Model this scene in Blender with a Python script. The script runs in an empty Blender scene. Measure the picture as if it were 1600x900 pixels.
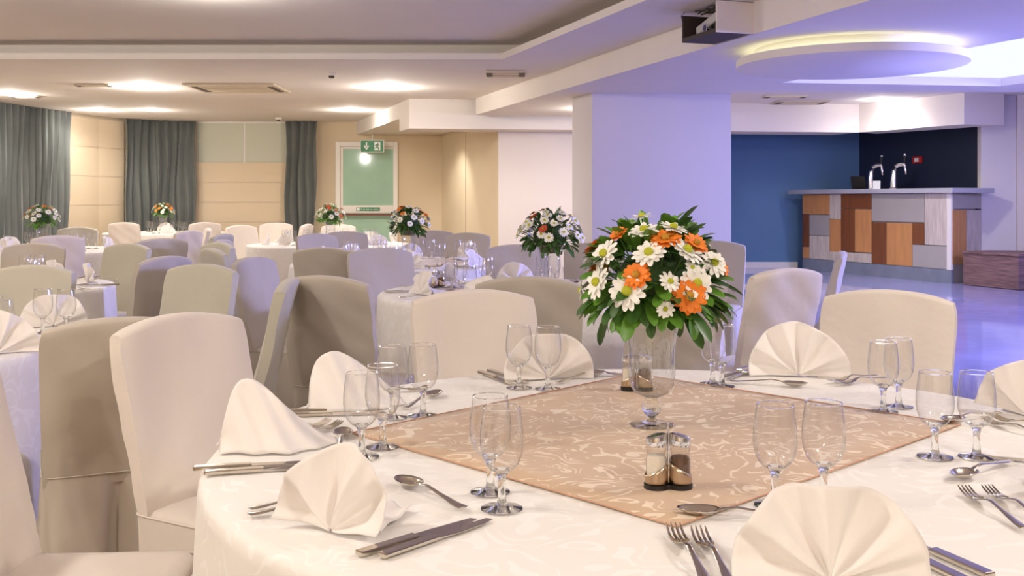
import bpy, math, random
from mathutils import Vector, Matrix, Euler
R = math.radians
rnd = random.Random(7)
S = bpy.context.scene
COL = S.collection

# ------------------------------------------------------------------ camera, world, exposure
HC = 1.25            # eye height
F = 1600.0           # focal length in pixels of the 1600x900 frame
YH = 312.0           # row of the horizon
cam_d = bpy.data.cameras.new('camera'); cam_d.sensor_width = 36.0; cam_d.lens = 36.0
cam_d.shift_y = -(450 - YH) / 1600.0
cam_d.clip_start = 0.05; cam_d.clip_end = 100
cam = bpy.data.objects.new('camera', cam_d); COL.objects.link(cam)
cam.location = (0, 0, HC); cam.rotation_euler = (R(90), 0, 0)
S.camera = cam
w = bpy.data.worlds.new('world'); S.world = w; w.use_nodes = True
w.node_tree.nodes['Background'].inputs[0].default_value = (0.9, 0.85, 0.8, 1)
w.node_tree.nodes['Background'].inputs[1].default_value = 0.1
S.view_settings.view_transform = 'Standard'; S.view_settings.look = 'None'
S.view_settings.gamma = 1.0; S.view_settings.use_curve_mapping = False
S.view_settings.exposure = -0.2
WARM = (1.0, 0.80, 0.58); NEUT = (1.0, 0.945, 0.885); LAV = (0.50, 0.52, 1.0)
SPOT_W = 62.0        # power of one ceiling downlight
TRAY_E = 2.2        # glow given to the dance floor tray ceiling in place of cove strips

def P(px, py, z=0.75):
    """point of the horizontal plane at height z that lies at a photo pixel"""
    d = F * (HC - z) / (py - YH)
    return ((px - 800) * d / F, d)

# ------------------------------------------------------------------ materials
def lin(c):
    def f(u):
        u = u / 255.0
        return u / 12.92 if u <= 0.04045 else ((u + 0.055) / 1.055) ** 2.4
    return (f(c[0]), f(c[1]), f(c[2]), 1.0)

MATS = {}
def mat(name, rgb, rough=0.6, metal=0.0, var=0.0, vscale=8.0, bump=0.0, bscale=60.0, spec=0.5, sheen=0.0, stretch=None):
    m = bpy.data.materials.new(name); m.use_nodes = True
    nt = m.node_tree; b = nt.nodes['Principled BSDF']
    c = lin(rgb)
    b.inputs['Base Color'].default_value = c
    b.inputs['Roughness'].default_value = rough
    b.inputs['Metallic'].default_value = metal
    b.inputs['Specular IOR Level'].default_value = spec
    if sheen: b.inputs['Sheen Weight'].default_value = sheen
    if var or bump:
        tc = nt.nodes.new('ShaderNodeTexCoord'); src = tc.outputs['Object']
        if stretch:
            mp = nt.nodes.new('ShaderNodeMapping'); mp.inputs['Scale'].default_value = stretch
            nt.links.new(src, mp.inputs['Vector']); src = mp.outputs['Vector']
    if var:
        n = nt.nodes.new('ShaderNodeTexNoise'); n.inputs['Scale'].default_value = vscale; n.inputs['Detail'].default_value = 5
        nt.links.new(src, n.inputs['Vector'])
        r = nt.nodes.new('ShaderNodeValToRGB')
        r.color_ramp.elements[0].position = 0.3; r.color_ramp.elements[1].position = 0.7
        r.color_ramp.elements[0].color = tuple(x * (1 - var) for x in c[:3]) + (1,)
        r.color_ramp.elements[1].color = tuple(min(1, x * (1 + var)) for x in c[:3]) + (1,)
        nt.links.new(n.outputs['Fac'], r.inputs['Fac']); nt.links.new(r.outputs['Color'], b.inputs['Base Color'])
    if bump:
        n2 = nt.nodes.new('ShaderNodeTexNoise'); n2.inputs['Scale'].default_value = bscale; n2.inputs['Detail'].default_value = 3
        nt.links.new(src, n2.inputs['Vector'])
        bp = nt.nodes.new('ShaderNodeBump'); bp.inputs['Strength'].default_value = bump; bp.inputs['Distance'].default_value = 0.01
        nt.links.new(n2.outputs['Fac'], bp.inputs['Height']); nt.links.new(bp.outputs['Normal'], b.inputs['Normal'])
    MATS[name] = m
    return m

def emit(name, rgb, strength):
    m = bpy.data.materials.new(name); m.use_nodes = True
    nt = m.node_tree; nt.nodes.clear()
    o = nt.nodes.new('ShaderNodeOutputMaterial'); e = nt.nodes.new('ShaderNodeEmission')
    e.inputs[0].default_value = (rgb[0], rgb[1], rgb[2], 1); e.inputs[1].default_value = strength
    nt.links.new(e.outputs[0], o.inputs[0]); MATS[name] = m
    return m

def damask(name, base, scroll, rough=0.55, scale=7.0, amount=1.0):
    """woven scroll pattern: thin contour lines of a warped noise"""
    m = mat(name, base, rough, spec=0.35, sheen=0.15)
    nt = m.node_tree; b = nt.nodes['Principled BSDF']; L = nt.links.new
    tc = nt.nodes.new('ShaderNodeTexCoord')
    nz = nt.nodes.new('ShaderNodeTexNoise'); nz.inputs['Scale'].default_value = scale; nz.inputs['Detail'].default_value = 0.6
    nz.inputs['Distortion'].default_value = 1.6
    L(tc.outputs['Object'], nz.inputs['Vector'])
    mu = nt.nodes.new('ShaderNodeMath'); mu.operation = 'MULTIPLY'; mu.inputs[1].default_value = 6.5; L(nz.outputs['Fac'], mu.inputs[0])
    pp = nt.nodes.new('ShaderNodeMath'); pp.operation = 'PINGPONG'; pp.inputs[1].default_value = 0.5; L(mu.outputs[0], pp.inputs[0])
    n2 = nt.nodes.new('ShaderNodeTexNoise'); n2.inputs['Scale'].default_value = scale * 2.4; n2.inputs['Detail'].default_value = 1
    L(tc.outputs['Object'], n2.inputs['Vector'])
    mr = nt.nodes.new('ShaderNodeMapRange'); mr.inputs[1].default_value = 0.4; mr.inputs[2].default_value = 0.62
    mr.inputs[3].default_value = 0.0; mr.inputs[4].default_value = 0.2; L(n2.outputs['Fac'], mr.inputs[0])
    lt = nt.nodes.new('ShaderNodeMath'); lt.operation = 'LESS_THAN'; L(pp.outputs[0], lt.inputs[0]); L(mr.outputs[0], lt.inputs[1])
    sc = nt.nodes.new('ShaderNodeMath'); sc.operation = 'MULTIPLY'; sc.inputs[1].default_value = amount; L(lt.outputs[0], sc.inputs[0])
    mx = nt.nodes.new('ShaderNodeMix'); mx.data_type = 'RGBA'
    mx.inputs['A'].default_value = lin(base); mx.inputs['B'].default_value = lin(scroll)
    L(sc.outputs[0], mx.inputs['Factor']); L(mx.outputs['Result'], b.inputs['Base Color'])
    n3 = nt.nodes.new('ShaderNodeTexNoise'); n3.inputs['Scale'].default_value = 6; n3.inputs['Detail'].default_value = 4
    L(tc.outputs['Object'], n3.inputs['Vector'])
    bp = nt.nodes.new('ShaderNodeBump'); bp.inputs['Strength'].default_value = 0.25; bp.inputs['Distance'].default_value = 0.02
    L(n3.outputs['Fac'], bp.inputs['Height']); L(bp.outputs['Normal'], b.inputs['Normal'])
    return m

def thin_glass(name, tint=(1, 1, 1), gloss=1.0, base=0.07):
    """thin wall of clear glass: Fresnel mix of see-through and mirror"""
    m = bpy.data.materials.new(name); m.use_nodes = True
    nt = m.node_tree; nt.nodes.clear(); L = nt.links.new
    o = nt.nodes.new('ShaderNodeOutputMaterial'); t = nt.nodes.new('ShaderNodeBsdfTransparent'); g = nt.nodes.new('ShaderNodeBsdfGlossy')
    t.inputs[0].default_value = tint + (1,); g.inputs['Roughness'].default_value = 0.02
    g.inputs[0].default_value = (gloss, gloss, gloss, 1)
    lw = nt.nodes.new('ShaderNodeLayerWeight'); lw.inputs[0].default_value = 0.5
    pw = nt.nodes.new('ShaderNodeMath'); pw.operation = 'POWER'; pw.inputs[1].default_value = 3.0; L(lw.outputs['Facing'], pw.inputs[0])
    fr = nt.nodes.new('ShaderNodeMapRange'); fr.inputs[3].default_value = base; fr.inputs[4].default_value = 0.8; L(pw.outputs[0], fr.inputs[0])
    # the wall is crossed at a slant towards the outline, so more is absorbed there
    ab = nt.nodes.new('ShaderNodeMix'); ab.data_type = 'RGBA'; ab.inputs['A'].default_value = tuple(t_*.97 for t_ in tint) + (1,); ab.inputs['B'].default_value = (.2, .21, .2, 1)
    p2 = nt.nodes.new('ShaderNodeMath'); p2.operation = 'POWER'; p2.inputs[1].default_value = 4.0; L(lw.outputs['Facing'], p2.inputs[0])
    L(p2.outputs[0], ab.inputs['Factor']); L(ab.outputs['Result'], t.inputs[0])
    mx = nt.nodes.new('ShaderNodeMixShader'); L(fr.outputs[0], mx.inputs[0]); L(t.outputs[0], mx.inputs[1]); L(g.outputs[0], mx.inputs[2])
    L(mx.outputs[0], o.inputs[0]); MATS[name] = m
    return m

def solid_glass(name):
    m = mat(name, (250, 252, 250), 0.03, spec=0.5)
    b = m.node_tree.nodes['Principled BSDF']; b.inputs['Transmission Weight'].default_value = 1.0; b.inputs['IOR'].default_value = 1.45
    return m

mat('ceiling_paint', (236, 228, 220), 0.85, var=0.015, vscale=2)
mat('wall_cream', (222, 204, 174), 0.85, var=0.02, vscale=2)
mat('wall_white', (233, 224, 214), 0.85, var=0.015, vscale=2)
mat('pillar_paint', (222, 216, 216), 0.8, var=0.01, vscale=2)
mat('blue_paint', (92, 130, 170), 0.6, var=0.06, vscale=1.5)
mat('blue_paint_shaded', (34, 44, 70), 0.6, var=0.08, vscale=1.5)  # the blue wall where no light reaches, darkened in its colour
mat('floor_tile', (150, 128, 104), 0.35, var=0.08, vscale=3)
mat('dance_marble', (170, 170, 222), 0.06, var=0.16, vscale=1.6, spec=0.7)
mat('chair_cloth', (192, 182, 168), 0.85, var=0.03, vscale=5, bump=0.25, bscale=14, spec=0.2, sheen=0.2)
mat('chair_cloth_sage', (194, 188, 170), 0.85, var=0.03, vscale=5, bump=0.25, bscale=14, spec=0.2, sheen=0.2)
mat('chair_cloth_white', (226, 215, 203), 0.85, var=0.03, vscale=5, bump=0.3, bscale=14, spec=0.2, sheen=0.2)
mat('napkin_cloth', (243, 236, 230), 0.8, bump=0.12, bscale=30, spec=0.2, sheen=0.2)
damask('table_damask', (243, 238, 231), (250, 247, 242), 0.6, 6.0, .8)
damask('overlay_damask', (207, 179, 150), (236, 218, 196), 0.5, 9.0)
mat('overlay_hem', (206, 158, 130), 0.7)
mat('steel', (205, 198, 186), 0.13, 1.0)
mat('chrome', (225, 225, 228), 0.08, 1.0)
mat('brushed_steel', (196, 176, 152), 0.28, 1.0)
mat('black_plastic', (24, 20, 20), 0.4)
mat('salt', (244, 238, 226), 0.9, bump=0.3, bscale=400)
mat('pepper', (96, 66, 42), 0.9, var=0.45, vscale=500)
thin_glass('clear_glass')
thin_glass('shaker_glass', (0.97, 0.95, 0.92))
thin_glass('vase_glass', (0.94, 0.95, 0.95), base=0.13)
solid_glass('crystal')
mat('leaf_green', (98, 146, 50), 0.35, var=0.35, vscale=14, spec=0.5)
mat('leaf_dark', (66, 104, 42), 0.38, var=0.35, vscale=14, spec=0.5)
mat('petal_white', (250, 248, 240), 0.7)
mat('petal_orange', (240, 132, 36), 0.65, var=0.12, vscale=60)
mat('petal_red', (196, 78, 52), 0.65)
mat('flower_eye', (196, 200, 50), 0.8, bump=0.6, bscale=500)
mat('flower_eye_dark', (206, 150, 44), 0.8, bump=0.6, bscale=500)
mat('stem_green', (84, 118, 50), 0.6)
mat('foam_green', (50, 74, 34), 0.95, bump=0.5, bscale=80)
mat('curtain_grey', (112, 116, 112), 0.9, var=0.06, vscale=4, spec=0.15, sheen=0.3)
mat('blind_cream', (226, 206, 176), 0.85, bump=0.08, bscale=30)
mat('blind_green', (206, 206, 186), 0.6)
mat('white_gloss', (240, 234, 226), 0.4)
mat('door_glass', (168, 204, 180), 0.06, spec=0.6, var=0.1, vscale=1.2)
mat('push_bar', (120, 42, 34), 0.4)
mat('sign_green', (34, 122, 72), 0.4)
mat('sign_white', (244, 246, 240), 0.5)
mat('vent_white', (216, 202, 178), 0.6)
mat('vent_dark', (96, 84, 72), 0.7)
mat('counter_grey', (176, 176, 186), 0.3, var=0.04, vscale=4)
mat('plinth_grey', (128, 136, 150), 0.45, var=0.1, vscale=6)
mat('panel_orange', (206, 146, 88), 0.45, var=0.1, vscale=3, stretch=(6, 6, 0.8))
mat('panel_brown', (128, 74, 36), 0.45, var=0.14, vscale=3, stretch=(6, 6, 0.8))
mat('panel_grey', (176, 170, 164), 0.4, var=0.03, vscale=6)
mat('panel_whitewash', (206, 194, 182), 0.7, var=0.2, vscale=5, stretch=(9, 9, 0.7))
mat('rustic_wood', (122, 92, 90), 0.6, var=0.4, vscale=4, bump=0.4, bscale=8, stretch=(1.2, 1.2, 12))
mat('alarm_red', (206, 44, 40), 0.4)
mat('box_dark', (58, 44, 42), 0.7)
mat('box_white', (226, 214, 206), 0.5)
mat('projector_grey', (190, 186, 182), 0.45)
mat('lens_glass', (60, 64, 80), 0.1, spec=0.8)
mat('cable_black', (40, 34, 34), 0.6)
mat('table_wood', (150, 110, 74), 0.6, var=0.1)
emit('lamp_glow', (1.0, 0.86, 0.66), 40)
emit('tray_glow', LAV, TRAY_E)
emit('halo_glow', (0.95, 1.0, 0.70), 4.5)

# ------------------------------------------------------------------ mesh helpers
class MB:
    def __init__(s): s.v = []; s.f = []; s.mi = []; s.cur = 0
    def add(s, verts, faces):
        o = len(s.v); s.v += [tuple(p) for p in verts]
        for f in faces: s.f.append(tuple(i + o for i in f)); s.mi.append(s.cur)
    def box(s, a, b, M=None):
        x0, y0, z0 = a; x1, y1, z1 = b
        vs = [(x0,y0,z0),(x1,y0,z0),(x1,y1,z0),(x0,y1,z0),(x0,y0,z1),(x1,y0,z1),(x1,y1,z1),(x0,y1,z1)]
        if M: vs = [M @ Vector(p) for p in vs]
        s.add(vs, [(0,3,2,1),(4,5,6,7),(0,1,5,4),(1,2,6,5),(2,3,7,6),(3,0,4,7)])
        return s
    def prism(s, pts, z0, z1):
        """vertical prism over a counter-clockwise plan"""
        n = len(pts)
        vs = [(p[0], p[1], z0) for p in pts] + [(p[0], p[1], z1) for p in pts]
        fs = [tuple(range(n - 1, -1, -1)), tuple(range(n, 2 * n))] + [(i, (i+1) % n, n + (i+1) % n, n + i) for i in range(n)]
        s.add(vs, fs); return s
    def poly(s, pts): s.add(pts, [tuple(range(len(pts)))]); return s
    def grid(s, fn, nu, nv, closed=False):
        vs = []; fs = []
        for j in range(nv + 1):
            for i in range(nu + (0 if closed else 1)): vs.append(fn(i / nu, j / nv))
        W = nu if closed else nu + 1
        for j in range(nv):
            for i in range(nu):
                a = j * W + i; b = j * W + (i + 1) % W
                fs.append((a, b, b + W, a + W))
        s.add(vs, fs); return s
    def lathe(s, prof, n=24, c=(0, 0, 0), cap0=False, cap1=False):
        vs = []; fs = []
        for (r, z) in prof:
            for k in range(n):
                a = 2 * math.pi * k / n
                vs.append((c[0] + r * math.cos(a), c[1] + r * math.sin(a), c[2] + z))
        for j in range(len(prof) - 1):
            for k in range(n):
                a = j * n + k; b = j * n + (k + 1) % n
                fs.append((a, b, b + n, a + n))
        if cap0: fs.append(tuple(range(n - 1, -1, -1)))
        if cap1: fs.append(tuple((len(prof) - 1) * n + k for k in range(n)))
        s.add(vs, fs); return s
    def tube(s, pts, r, n=8, caps=True):
        pts = [Vector(p) for p in pts]; vs = []; fs = []
        rs = r if isinstance(r, (list, tuple)) else [r] * len(pts)
        for i, p in enumerate(pts):
            t = (pts[min(i + 1, len(pts) - 1)] - pts[max(i - 1, 0)]).normalized()
            up = Vector((0, 0, 1)) if abs(t.z) < 0.95 else Vector((1, 0, 0))
            u = t.cross(up).normalized(); v = u.cross(t)
            for k in range(n):
                a = 2 * math.pi * k / n
                vs.append(p + u * math.cos(a) * rs[i] + v * math.sin(a) * rs[i])
        for j in range(len(pts) - 1):
            for k in range(n):
                a = j * n + k; b = j * n + (k + 1) % n
                fs.append((a, b, b + n, a + n))
        if caps: fs.append(tuple(range(n - 1, -1, -1))); fs.append(tuple((len(pts) - 1) * n + k for k in range(n)))
        s.add(vs, fs); return s
    def mesh(s, name, mats, smooth=True):
        me = bpy.data.meshes.new(name); me.from_pydata(s.v, [], s.f)
        for m in (mats if isinstance(mats, (list, tuple)) else [mats]): me.materials.append(MATS[m])
        me.polygons.foreach_set('material_index', s.mi)
        if smooth:
            me.polygons.foreach_set('use_smooth', [True] * len(s.f))
        me.update(); me.validate()
        if smooth: 
            try: me.set_sharp_from_angle(angle=R(50))
            except Exception: pass
        return me
    def build(s, name, mats, parent=None, smooth=True, bevel=0, solid=0, subsurf=0, loc=None):
        o = bpy.data.objects.new(name, s.mesh(name, mats, smooth)); COL.objects.link(o)
        if parent: o.parent = parent
        if loc: o.location = loc
        if solid: m = o.modifiers.new('solid', 'SOLIDIFY'); m.thickness = solid; m.offset = 0
        if bevel: m = o.modifiers.new('bevel', 'BEVEL'); m.width = bevel; m.segments = 2; m.limit_method = 'ANGLE'
        if subsurf: m = o.modifiers.new('sub', 'SUBSURF'); m.levels = subsurf; m.render_levels = subsurf
        return o

def tag(o, label=None, cat=None, group=None, kind=None):
    if label: o['label'] = label
    if cat: o['category'] = cat
    if group: o['group'] = group
    if kind: o['kind'] = kind
    return o
def empty(name, loc=(0, 0, 0), rz=0.0, label=None, cat=None, group=None):
    o = bpy.data.objects.new(name, None); COL.objects.link(o); o.location = loc; o.rotation_euler = (0, 0, rz)
    o.empty_display_size = 0.05
    return tag(o, label, cat, group)
def inst(name, me, parent=None, loc=(0, 0, 0), rot=(0, 0, 0), sc=1.0):
    o = bpy.data.objects.new(name, me); COL.objects.link(o)
    if parent: o.parent = parent
    o.location = loc; o.rotation_euler = rot; o.scale = (sc, sc, sc) if not isinstance(sc, tuple) else sc
    return o
def struct(name, mb, m, smooth=False, label=None):
    o = mb.build(name, m, smooth=smooth); o['kind'] = 'structure'
    if label: o['label'] = label
    return o

# ------------------------------------------------------------------ the room
ZC = 2.58; ZB = 2.364; ZBEAM = 2.19; ZP = 0.20
def bulk(d): return 3.83 - 0.32 * d           # plan line of the dropped ceiling over the dance floor
FARD = 17.5
LW = [(-7.6, -4), (-7.45, 10), (-7.2, 13.6), (-7.06, 14.6), (-6.86, 15.6), (-6.66, 16.4), (-6.42, 16.95), (-6.1, 17.3), (-5.7, 17.46), (-5.2, FARD)]

struct('floor', MB().poly([(-9, -4.2, 0), (9, -4.2, 0), (9, 18, 0), (-9, 18, 0)]), 'floor_tile', label='warm beige tiled floor under the banquet tables')
pl = [(3.35, 2.4), (9, 2.4), (9, 16.6), (2.9, 16.6), (2.9, 12), (0.75, 10.95), (2.3, 5.75), (3.35, 2.4)][:-1]
struct('floor_dance', MB().prism(pl, 0.001, ZP), 'dance_marble', label='polished marble dance floor raised one step')

m = MB()
m.poly([(-9, 9.7, ZC), (-9, 20, ZC), (9, 20, ZC), (9, 9.7, ZC)])
m.poly([(-0.09, 9.7, ZC), (9, 9.7, ZC), (9, -4.2, ZC), (4.66, -4.2, ZC)])
m.poly([(-9, 9.7, ZC), (-6, 9.7, ZC), (-6, -4.2, ZC), (-9, -4.2, ZC)])
m.poly([(-6, -4.2, ZC), (-6, -1, ZC), (3.57, -1, ZC), (4.66, -4.2, ZC)])
# lip of the tray and the shadow gap above it
op = [(-6, 9.7), (-0.09, 9.7), (3.57, -1), (-6, -1)]
ou = [(-6.3, 10.0), (0.13, 10.0), (3.99, -1.3), (-6.3, -1.3)]
for i in range(4):
    a, b = op[i], op[(i + 1) % 4]; c, d = ou[i], ou[(i + 1) % 4]
    m.poly([(a[0], a[1], ZC), (b[0], b[1], ZC), (b[0], b[1], ZC + .06), (a[0], a[1], ZC + .06)])
    m.poly([(a[0], a[1], ZC + .06), (b[0], b[1], ZC + .06), (d[0], d[1], ZC + .06), (c[0], c[1], ZC + .06)])
    m.poly([(c[0], c[1], ZC + .06), (d[0], d[1], ZC + .06), (d[0], d[1], ZC + .18), (c[0], c[1], ZC + .18)])
m.poly([(p[0], p[1], ZC + .18) for p in ou])
struct('ceiling', m, 'ceiling_paint', label='white plaster ceiling with a large raised tray')

# dropped ceiling over the dance floor with its cove tray, whose ceiling is made to glow itself
m = MB()
o_ = [(bulk(10.6), 10.6), (9, 10.6), (9, -4.2), (bulk(-4.2), -4.2)]
h_ = [(2.57, 9.75), (4.8, 10.05), (7.0, 3.2), (4.95, 3.0)]
for i in range(4):
    a, b = o_[i], o_[(i + 1) % 4]; c, d = h_[i], h_[(i + 1) % 4]
    m.poly([(a[0], a[1], ZB), (b[0], b[1], ZB), (d[0], d[1], ZB), (c[0], c[1], ZB)])
    m.poly([(c[0], c[1], ZB), (d[0], d[1], ZB), (d[0], d[1], ZB + .08), (c[0], c[1], ZB + .08)])
m.poly([(bulk(10.6), 10.6, ZB), (2.31, 10.6, ZB), (2.31, 14, ZB), (bulk(13.45), 13.45, ZB), ])
m.poly([(2.31, 10.6, ZB), (9, 10.6, ZB), (9, 10.6, ZC), (2.31, 10.6, ZC)])
m.poly([(2.31, 10.6, ZB), (2.31, 14, ZB), (2.31, 14, ZC), (2.31, 10.6, ZC)])
m.poly([(bulk(-4.2), -4.2, ZB), (bulk(13.45), 13.45, ZB), (bulk(13.45), 13.45, ZC), (bulk(-4.2), -4.2, ZC)])
struct('ceiling_dropped', m, 'ceiling_paint', label='lower plaster ceiling band over the dance floor')
tag(MB().poly([(p[0], p[1], ZB + .08) for p in h_]).build('glowing_tray_ceiling', 'tray_glow', smooth=False),
    'tray ceiling above the dance floor, glowing lavender in place of cove strips', 'ceiling tray')

# downstand beams
m = MB()
m.prism([(-1.35, 13.5), (4.85, 14.3), (4.65, 14.9), (-1.55, 14.1)], ZBEAM, ZC + .01)
struct('trim_1', m, 'ceiling_paint', label='white downstand beam crossing in front of the far wall')
struct('trim_2', MB().prism([(4.85, 14.3), (5.63, 12.75), (6.2, 12.9), (5.2, 14.6)], ZBEAM, ZC + .01), 'ceiling_paint', label='white downstand beam above the bar')
struct('trim_3', MB().prism([(-1.55, 14.1), (-0.2, 14.1), (-1.2, FARD), (-2.66, FARD)], ZB, ZC + .01), 'ceiling_paint', label='white dropped ceiling box running to the exit door')

# walls
m = MB()
for a, b in zip(LW[:-1], LW[1:]): m.poly([(a[0], a[1], 0), (b[0], b[1], 0), (b[0], b[1], ZC + .3), (a[0], a[1], ZC + .3)])
struct('wall_left', m, 'wall_cream', label='cream wall curving round behind the curtains')
m = MB()
dx0, dx1 = (529 - 800) * FARD / F, (617 - 800) * FARD / F
for a, b, z0, z1 in ((-5.2, dx0, 0, ZC), (dx1, -1.2, 0, ZC), (dx0, dx1, 2.2, ZC)):
    m.poly([(a, FARD, z0), (b, FARD, z0), (b, FARD, z1), (a, FARD, z1)])
struct('wall_far', m, 'wall_cream', label='cream far wall around the exit door')
struct('wall_side_panel', MB().prism([(-1.2, FARD), (-0.72, 15.84), (-0.6, 15.88), (-1.0, FARD)], 0, ZC), 'wall_cream', label='cream side wall panel right of the exit door')
struct('wall_side_panel', MB().prism([(-0.71, 15.80), (-0.19, 14.15), (-0.05, 14.2), (-0.58, 15.84)], 0, ZC), 'wall_cream', label='cream side wall panel left of the white wall')
struct('wall_middle', MB().prism([(-0.19, 14.12), (2.9, 14.5), (2.9, 14.8), (-0.19, 14.42)], 0, ZC), 'wall_white', label='off-white wall between side panels and pillar')
struct('wall_blue', MB().prism([(2.85, 15.8), (5.36, 15.8), (5.4, 16.0), (2.85, 16.0)], 0, ZC), 'blue_paint', label='blue painted wall left of the bar')
struct('wall_blue_return', MB().prism([(2.85, 14.6), (2.9, 14.6), (2.9, 15.85), (2.85, 15.85)], 0, ZC), 'blue_paint')
struct('wall_blue_shaded', MB().prism([(5.36, 15.8), (6.4, 13.4), (6.6, 13.45), (5.5, 16.0)], 0, ZC), 'blue_paint_shaded', label='blue wall behind the bar, its shade put into the colour')
struct('wall_right', MB().prism([(6.43, 13.02), (9, 12.6), (9, 12.9), (6.47, 13.3)], 0, ZC + .1), 'wall_white', label='white wall beside the lavender column')
struct('wall_right_side', MB().poly([(8.6, -4.2, 0), (8.6, 12.5, 0), (8.6, 12.5, ZC), (8.6, -4.2, ZC)]), 'wall_white')
struct('wall_back', MB().poly([(-9, -4, 0), (9, -4, 0), (9, -4, ZC + .3), (-9, -4, ZC + .3)]), 'wall_cream')
struct('baseboard_blue', MB().box((2.9, 15.77, ZP), (4.4, 15.8, ZP + .09)), 'white_gloss', label='white skirting under the blue wall')
struct('wall_pillar', MB().prism([(0.834, 10.67), (2.31, 10.8), (2.15, 11.4), (0.66, 11.2)], 0, ZC), 'pillar_paint', label='wide square pillar washed in lavender light')
struct('wall_column', MB().prism([(6.03, 13.16), (6.43, 13.05), (6.5, 13.3), (6.1, 13.42)], 0, ZC + .1), 'pillar_paint', label='narrow lavender column at the end of the bar')

# ------------------------------------------------------------------ downlights
mb = MB(); mb.lathe([(.062, 0), (.075, -.004), (.075, -.012), (.058, -.014), (.05, -.004)], 24); TRIM = mb.mesh('trim_ring', 'white_gloss')
mb = MB(); mb.lathe([(.05, -.005), (.001, -.005)], 20); LENS = mb.mesh('lens', 'lamp_glow')
def downlight(x, y, z=ZC, power=SPOT_W, size=150, color=NEUT, label=None, blend=0.6, target=None, point=False, name='downlight'):
    e = empty(name, (x, y, z), 0, label, 'downlight', 'recessed downlights')
    inst('trim_ring', TRIM, e); inst('lens', LENS, e)
    l = bpy.data.lights.new('downlight_lamp', 'POINT' if point else 'SPOT'); l.energy = power; l.color = color
    if not point: l.spot_size = R(size); l.spot_blend = blend
    l.shadow_soft_size = 0.06
    lo = bpy.data.objects.new('downlight_lamp', l); COL.objects.link(lo); lo.parent = e; lo.location = (0, 0, -0.16 if point else -0.03)
    if target:
        v = Vector(target) - Vector((x, y, z - .03)); lo.rotation_euler = v.to_track_quat('-Z', 'Y').to_euler()
    if point and z < ZC + .1:
        l.energy = power * .42; lo.location.z = -.1
        l2 = bpy.data.lights.new('downlight_spot', 'SPOT'); l2.energy = power * 1.25; l2.color = color; l2.spot_size = R(165); l2.spot_blend = .5; l2.shadow_soft_size = .06
        lo2 = bpy.data.objects.new('downlight_spot', l2); COL.objects.link(lo2); lo2.parent = e; lo2.location = (0, 0, -.03)
    return e
def C(px, py, z=ZC): return P(px, py, z)
for px, py, z, pw_, lab in [(224, 136, ZC, 100, 'brightest ceiling downlight, left of the square air vent'),
                          (155, 172, ZC, 45, 'small downlight above the cream blind between two curtains'),
                          (237, 172, ZC, 30, 'small downlight in front of the corner curtain'),
                          (15, 146, ZC, 55, 'ceiling downlight at the left edge above the leftmost curtain'),
                          (606, 136, ZC, 85, 'ceiling downlight left of the white beam end'),
                          (548, 172, ZC, 55, 'ceiling downlight nearest the green exit sign'),
                          (1376, 155, ZC, 24, 'ceiling downlight above the bar')]:
    x, y = C(px, py, z); downlight(x, y, z, pw_, label=lab, point=True)
downlight(-1.35, 15.6, ZB, 55, label='spot washing the side panels behind the beam', target=(-1.0, 16.2, 0.6), size=100)
downlight(1.0, 12.5, ZB, 60, label='added lamp hidden behind the pillar to brighten the off-white wall', point=True)  # added unseen to brighten the wall beyond the pillar
downlight(4.0, 11.6, ZC, 70, label='added lamp in front of the bar, hidden by the dropped ceiling', point=True)  # added unseen to brighten the bar front and the ceiling there
# the rest of the ceiling, out of the picture above and beside the tables
ZTR = ZC + .18
for (x, y, z, p) in [(-1.9, 1.4, ZTR, 90), (1.5, -0.4, ZTR, 85), (-3.0, 4.2, ZTR, 40), (-5.2, 6.9, ZTR, 70), (-2.2, 7.3, ZTR, 30), (-0.8, -2.6, ZC, 170), (2.4, 2.4, ZC, 70), (-4.8, 1.5, ZTR, 90)]:
    downlight(x, y, z, p, label='recessed downlight above the tables, out of the picture', point=True)
# unseen blue washers added at the right to strengthen the blue light
BLUE = (0.36, 0.38, 1.0)
for (x, y, z, p, sz, t) in [(5.6, 5.6, ZB, 330, 110, (3.6, 9.5, 0.4)), (6.6, 8.6, ZB, 560, 120, (4.2, 10.5, 0.2)), (8.2, 6.6, 2.2, 3600, 46, (-2.6, 6.7, 0.7)), (7.4, 6.0, ZB, 700, 120, (4.2, 7.0, 0.2))]:
    e = downlight(x, y, z, p, color=BLUE, size=sz, blend=.8, label='added blue washer out of the picture to the right', target=t, name='added_washer')
    for c_ in e.children:
        if c_.type == 'LIGHT': c_.data.shadow_soft_size = .35

# ------------------------------------------------------------------ hanging disc lamp over the dance floor
e = empty('ceiling_disc_lamp', (2.49, 7.55, ZB), 0, 'large round white ceiling disc with greenish halo light', 'ceiling lamp')
mb = MB(); mb.lathe([(.001, -.134), (.815, -.134), (.82, -.130), (.82, -.078), (.815, -.074), (.001, -.074)], 96); mb.build('disc', 'ceiling_paint', e)
mb = MB(); mb.lathe([(.68, -.074), (.68, 0)], 96); mb.build('neck', 'ceiling_paint', e)
mb = MB(); mb.lathe([(.72, -.073), (.72, -.062), (.735, -.062), (.735, -.073)], 96); mb.build('light_strip', 'halo_glow', e)

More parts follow.
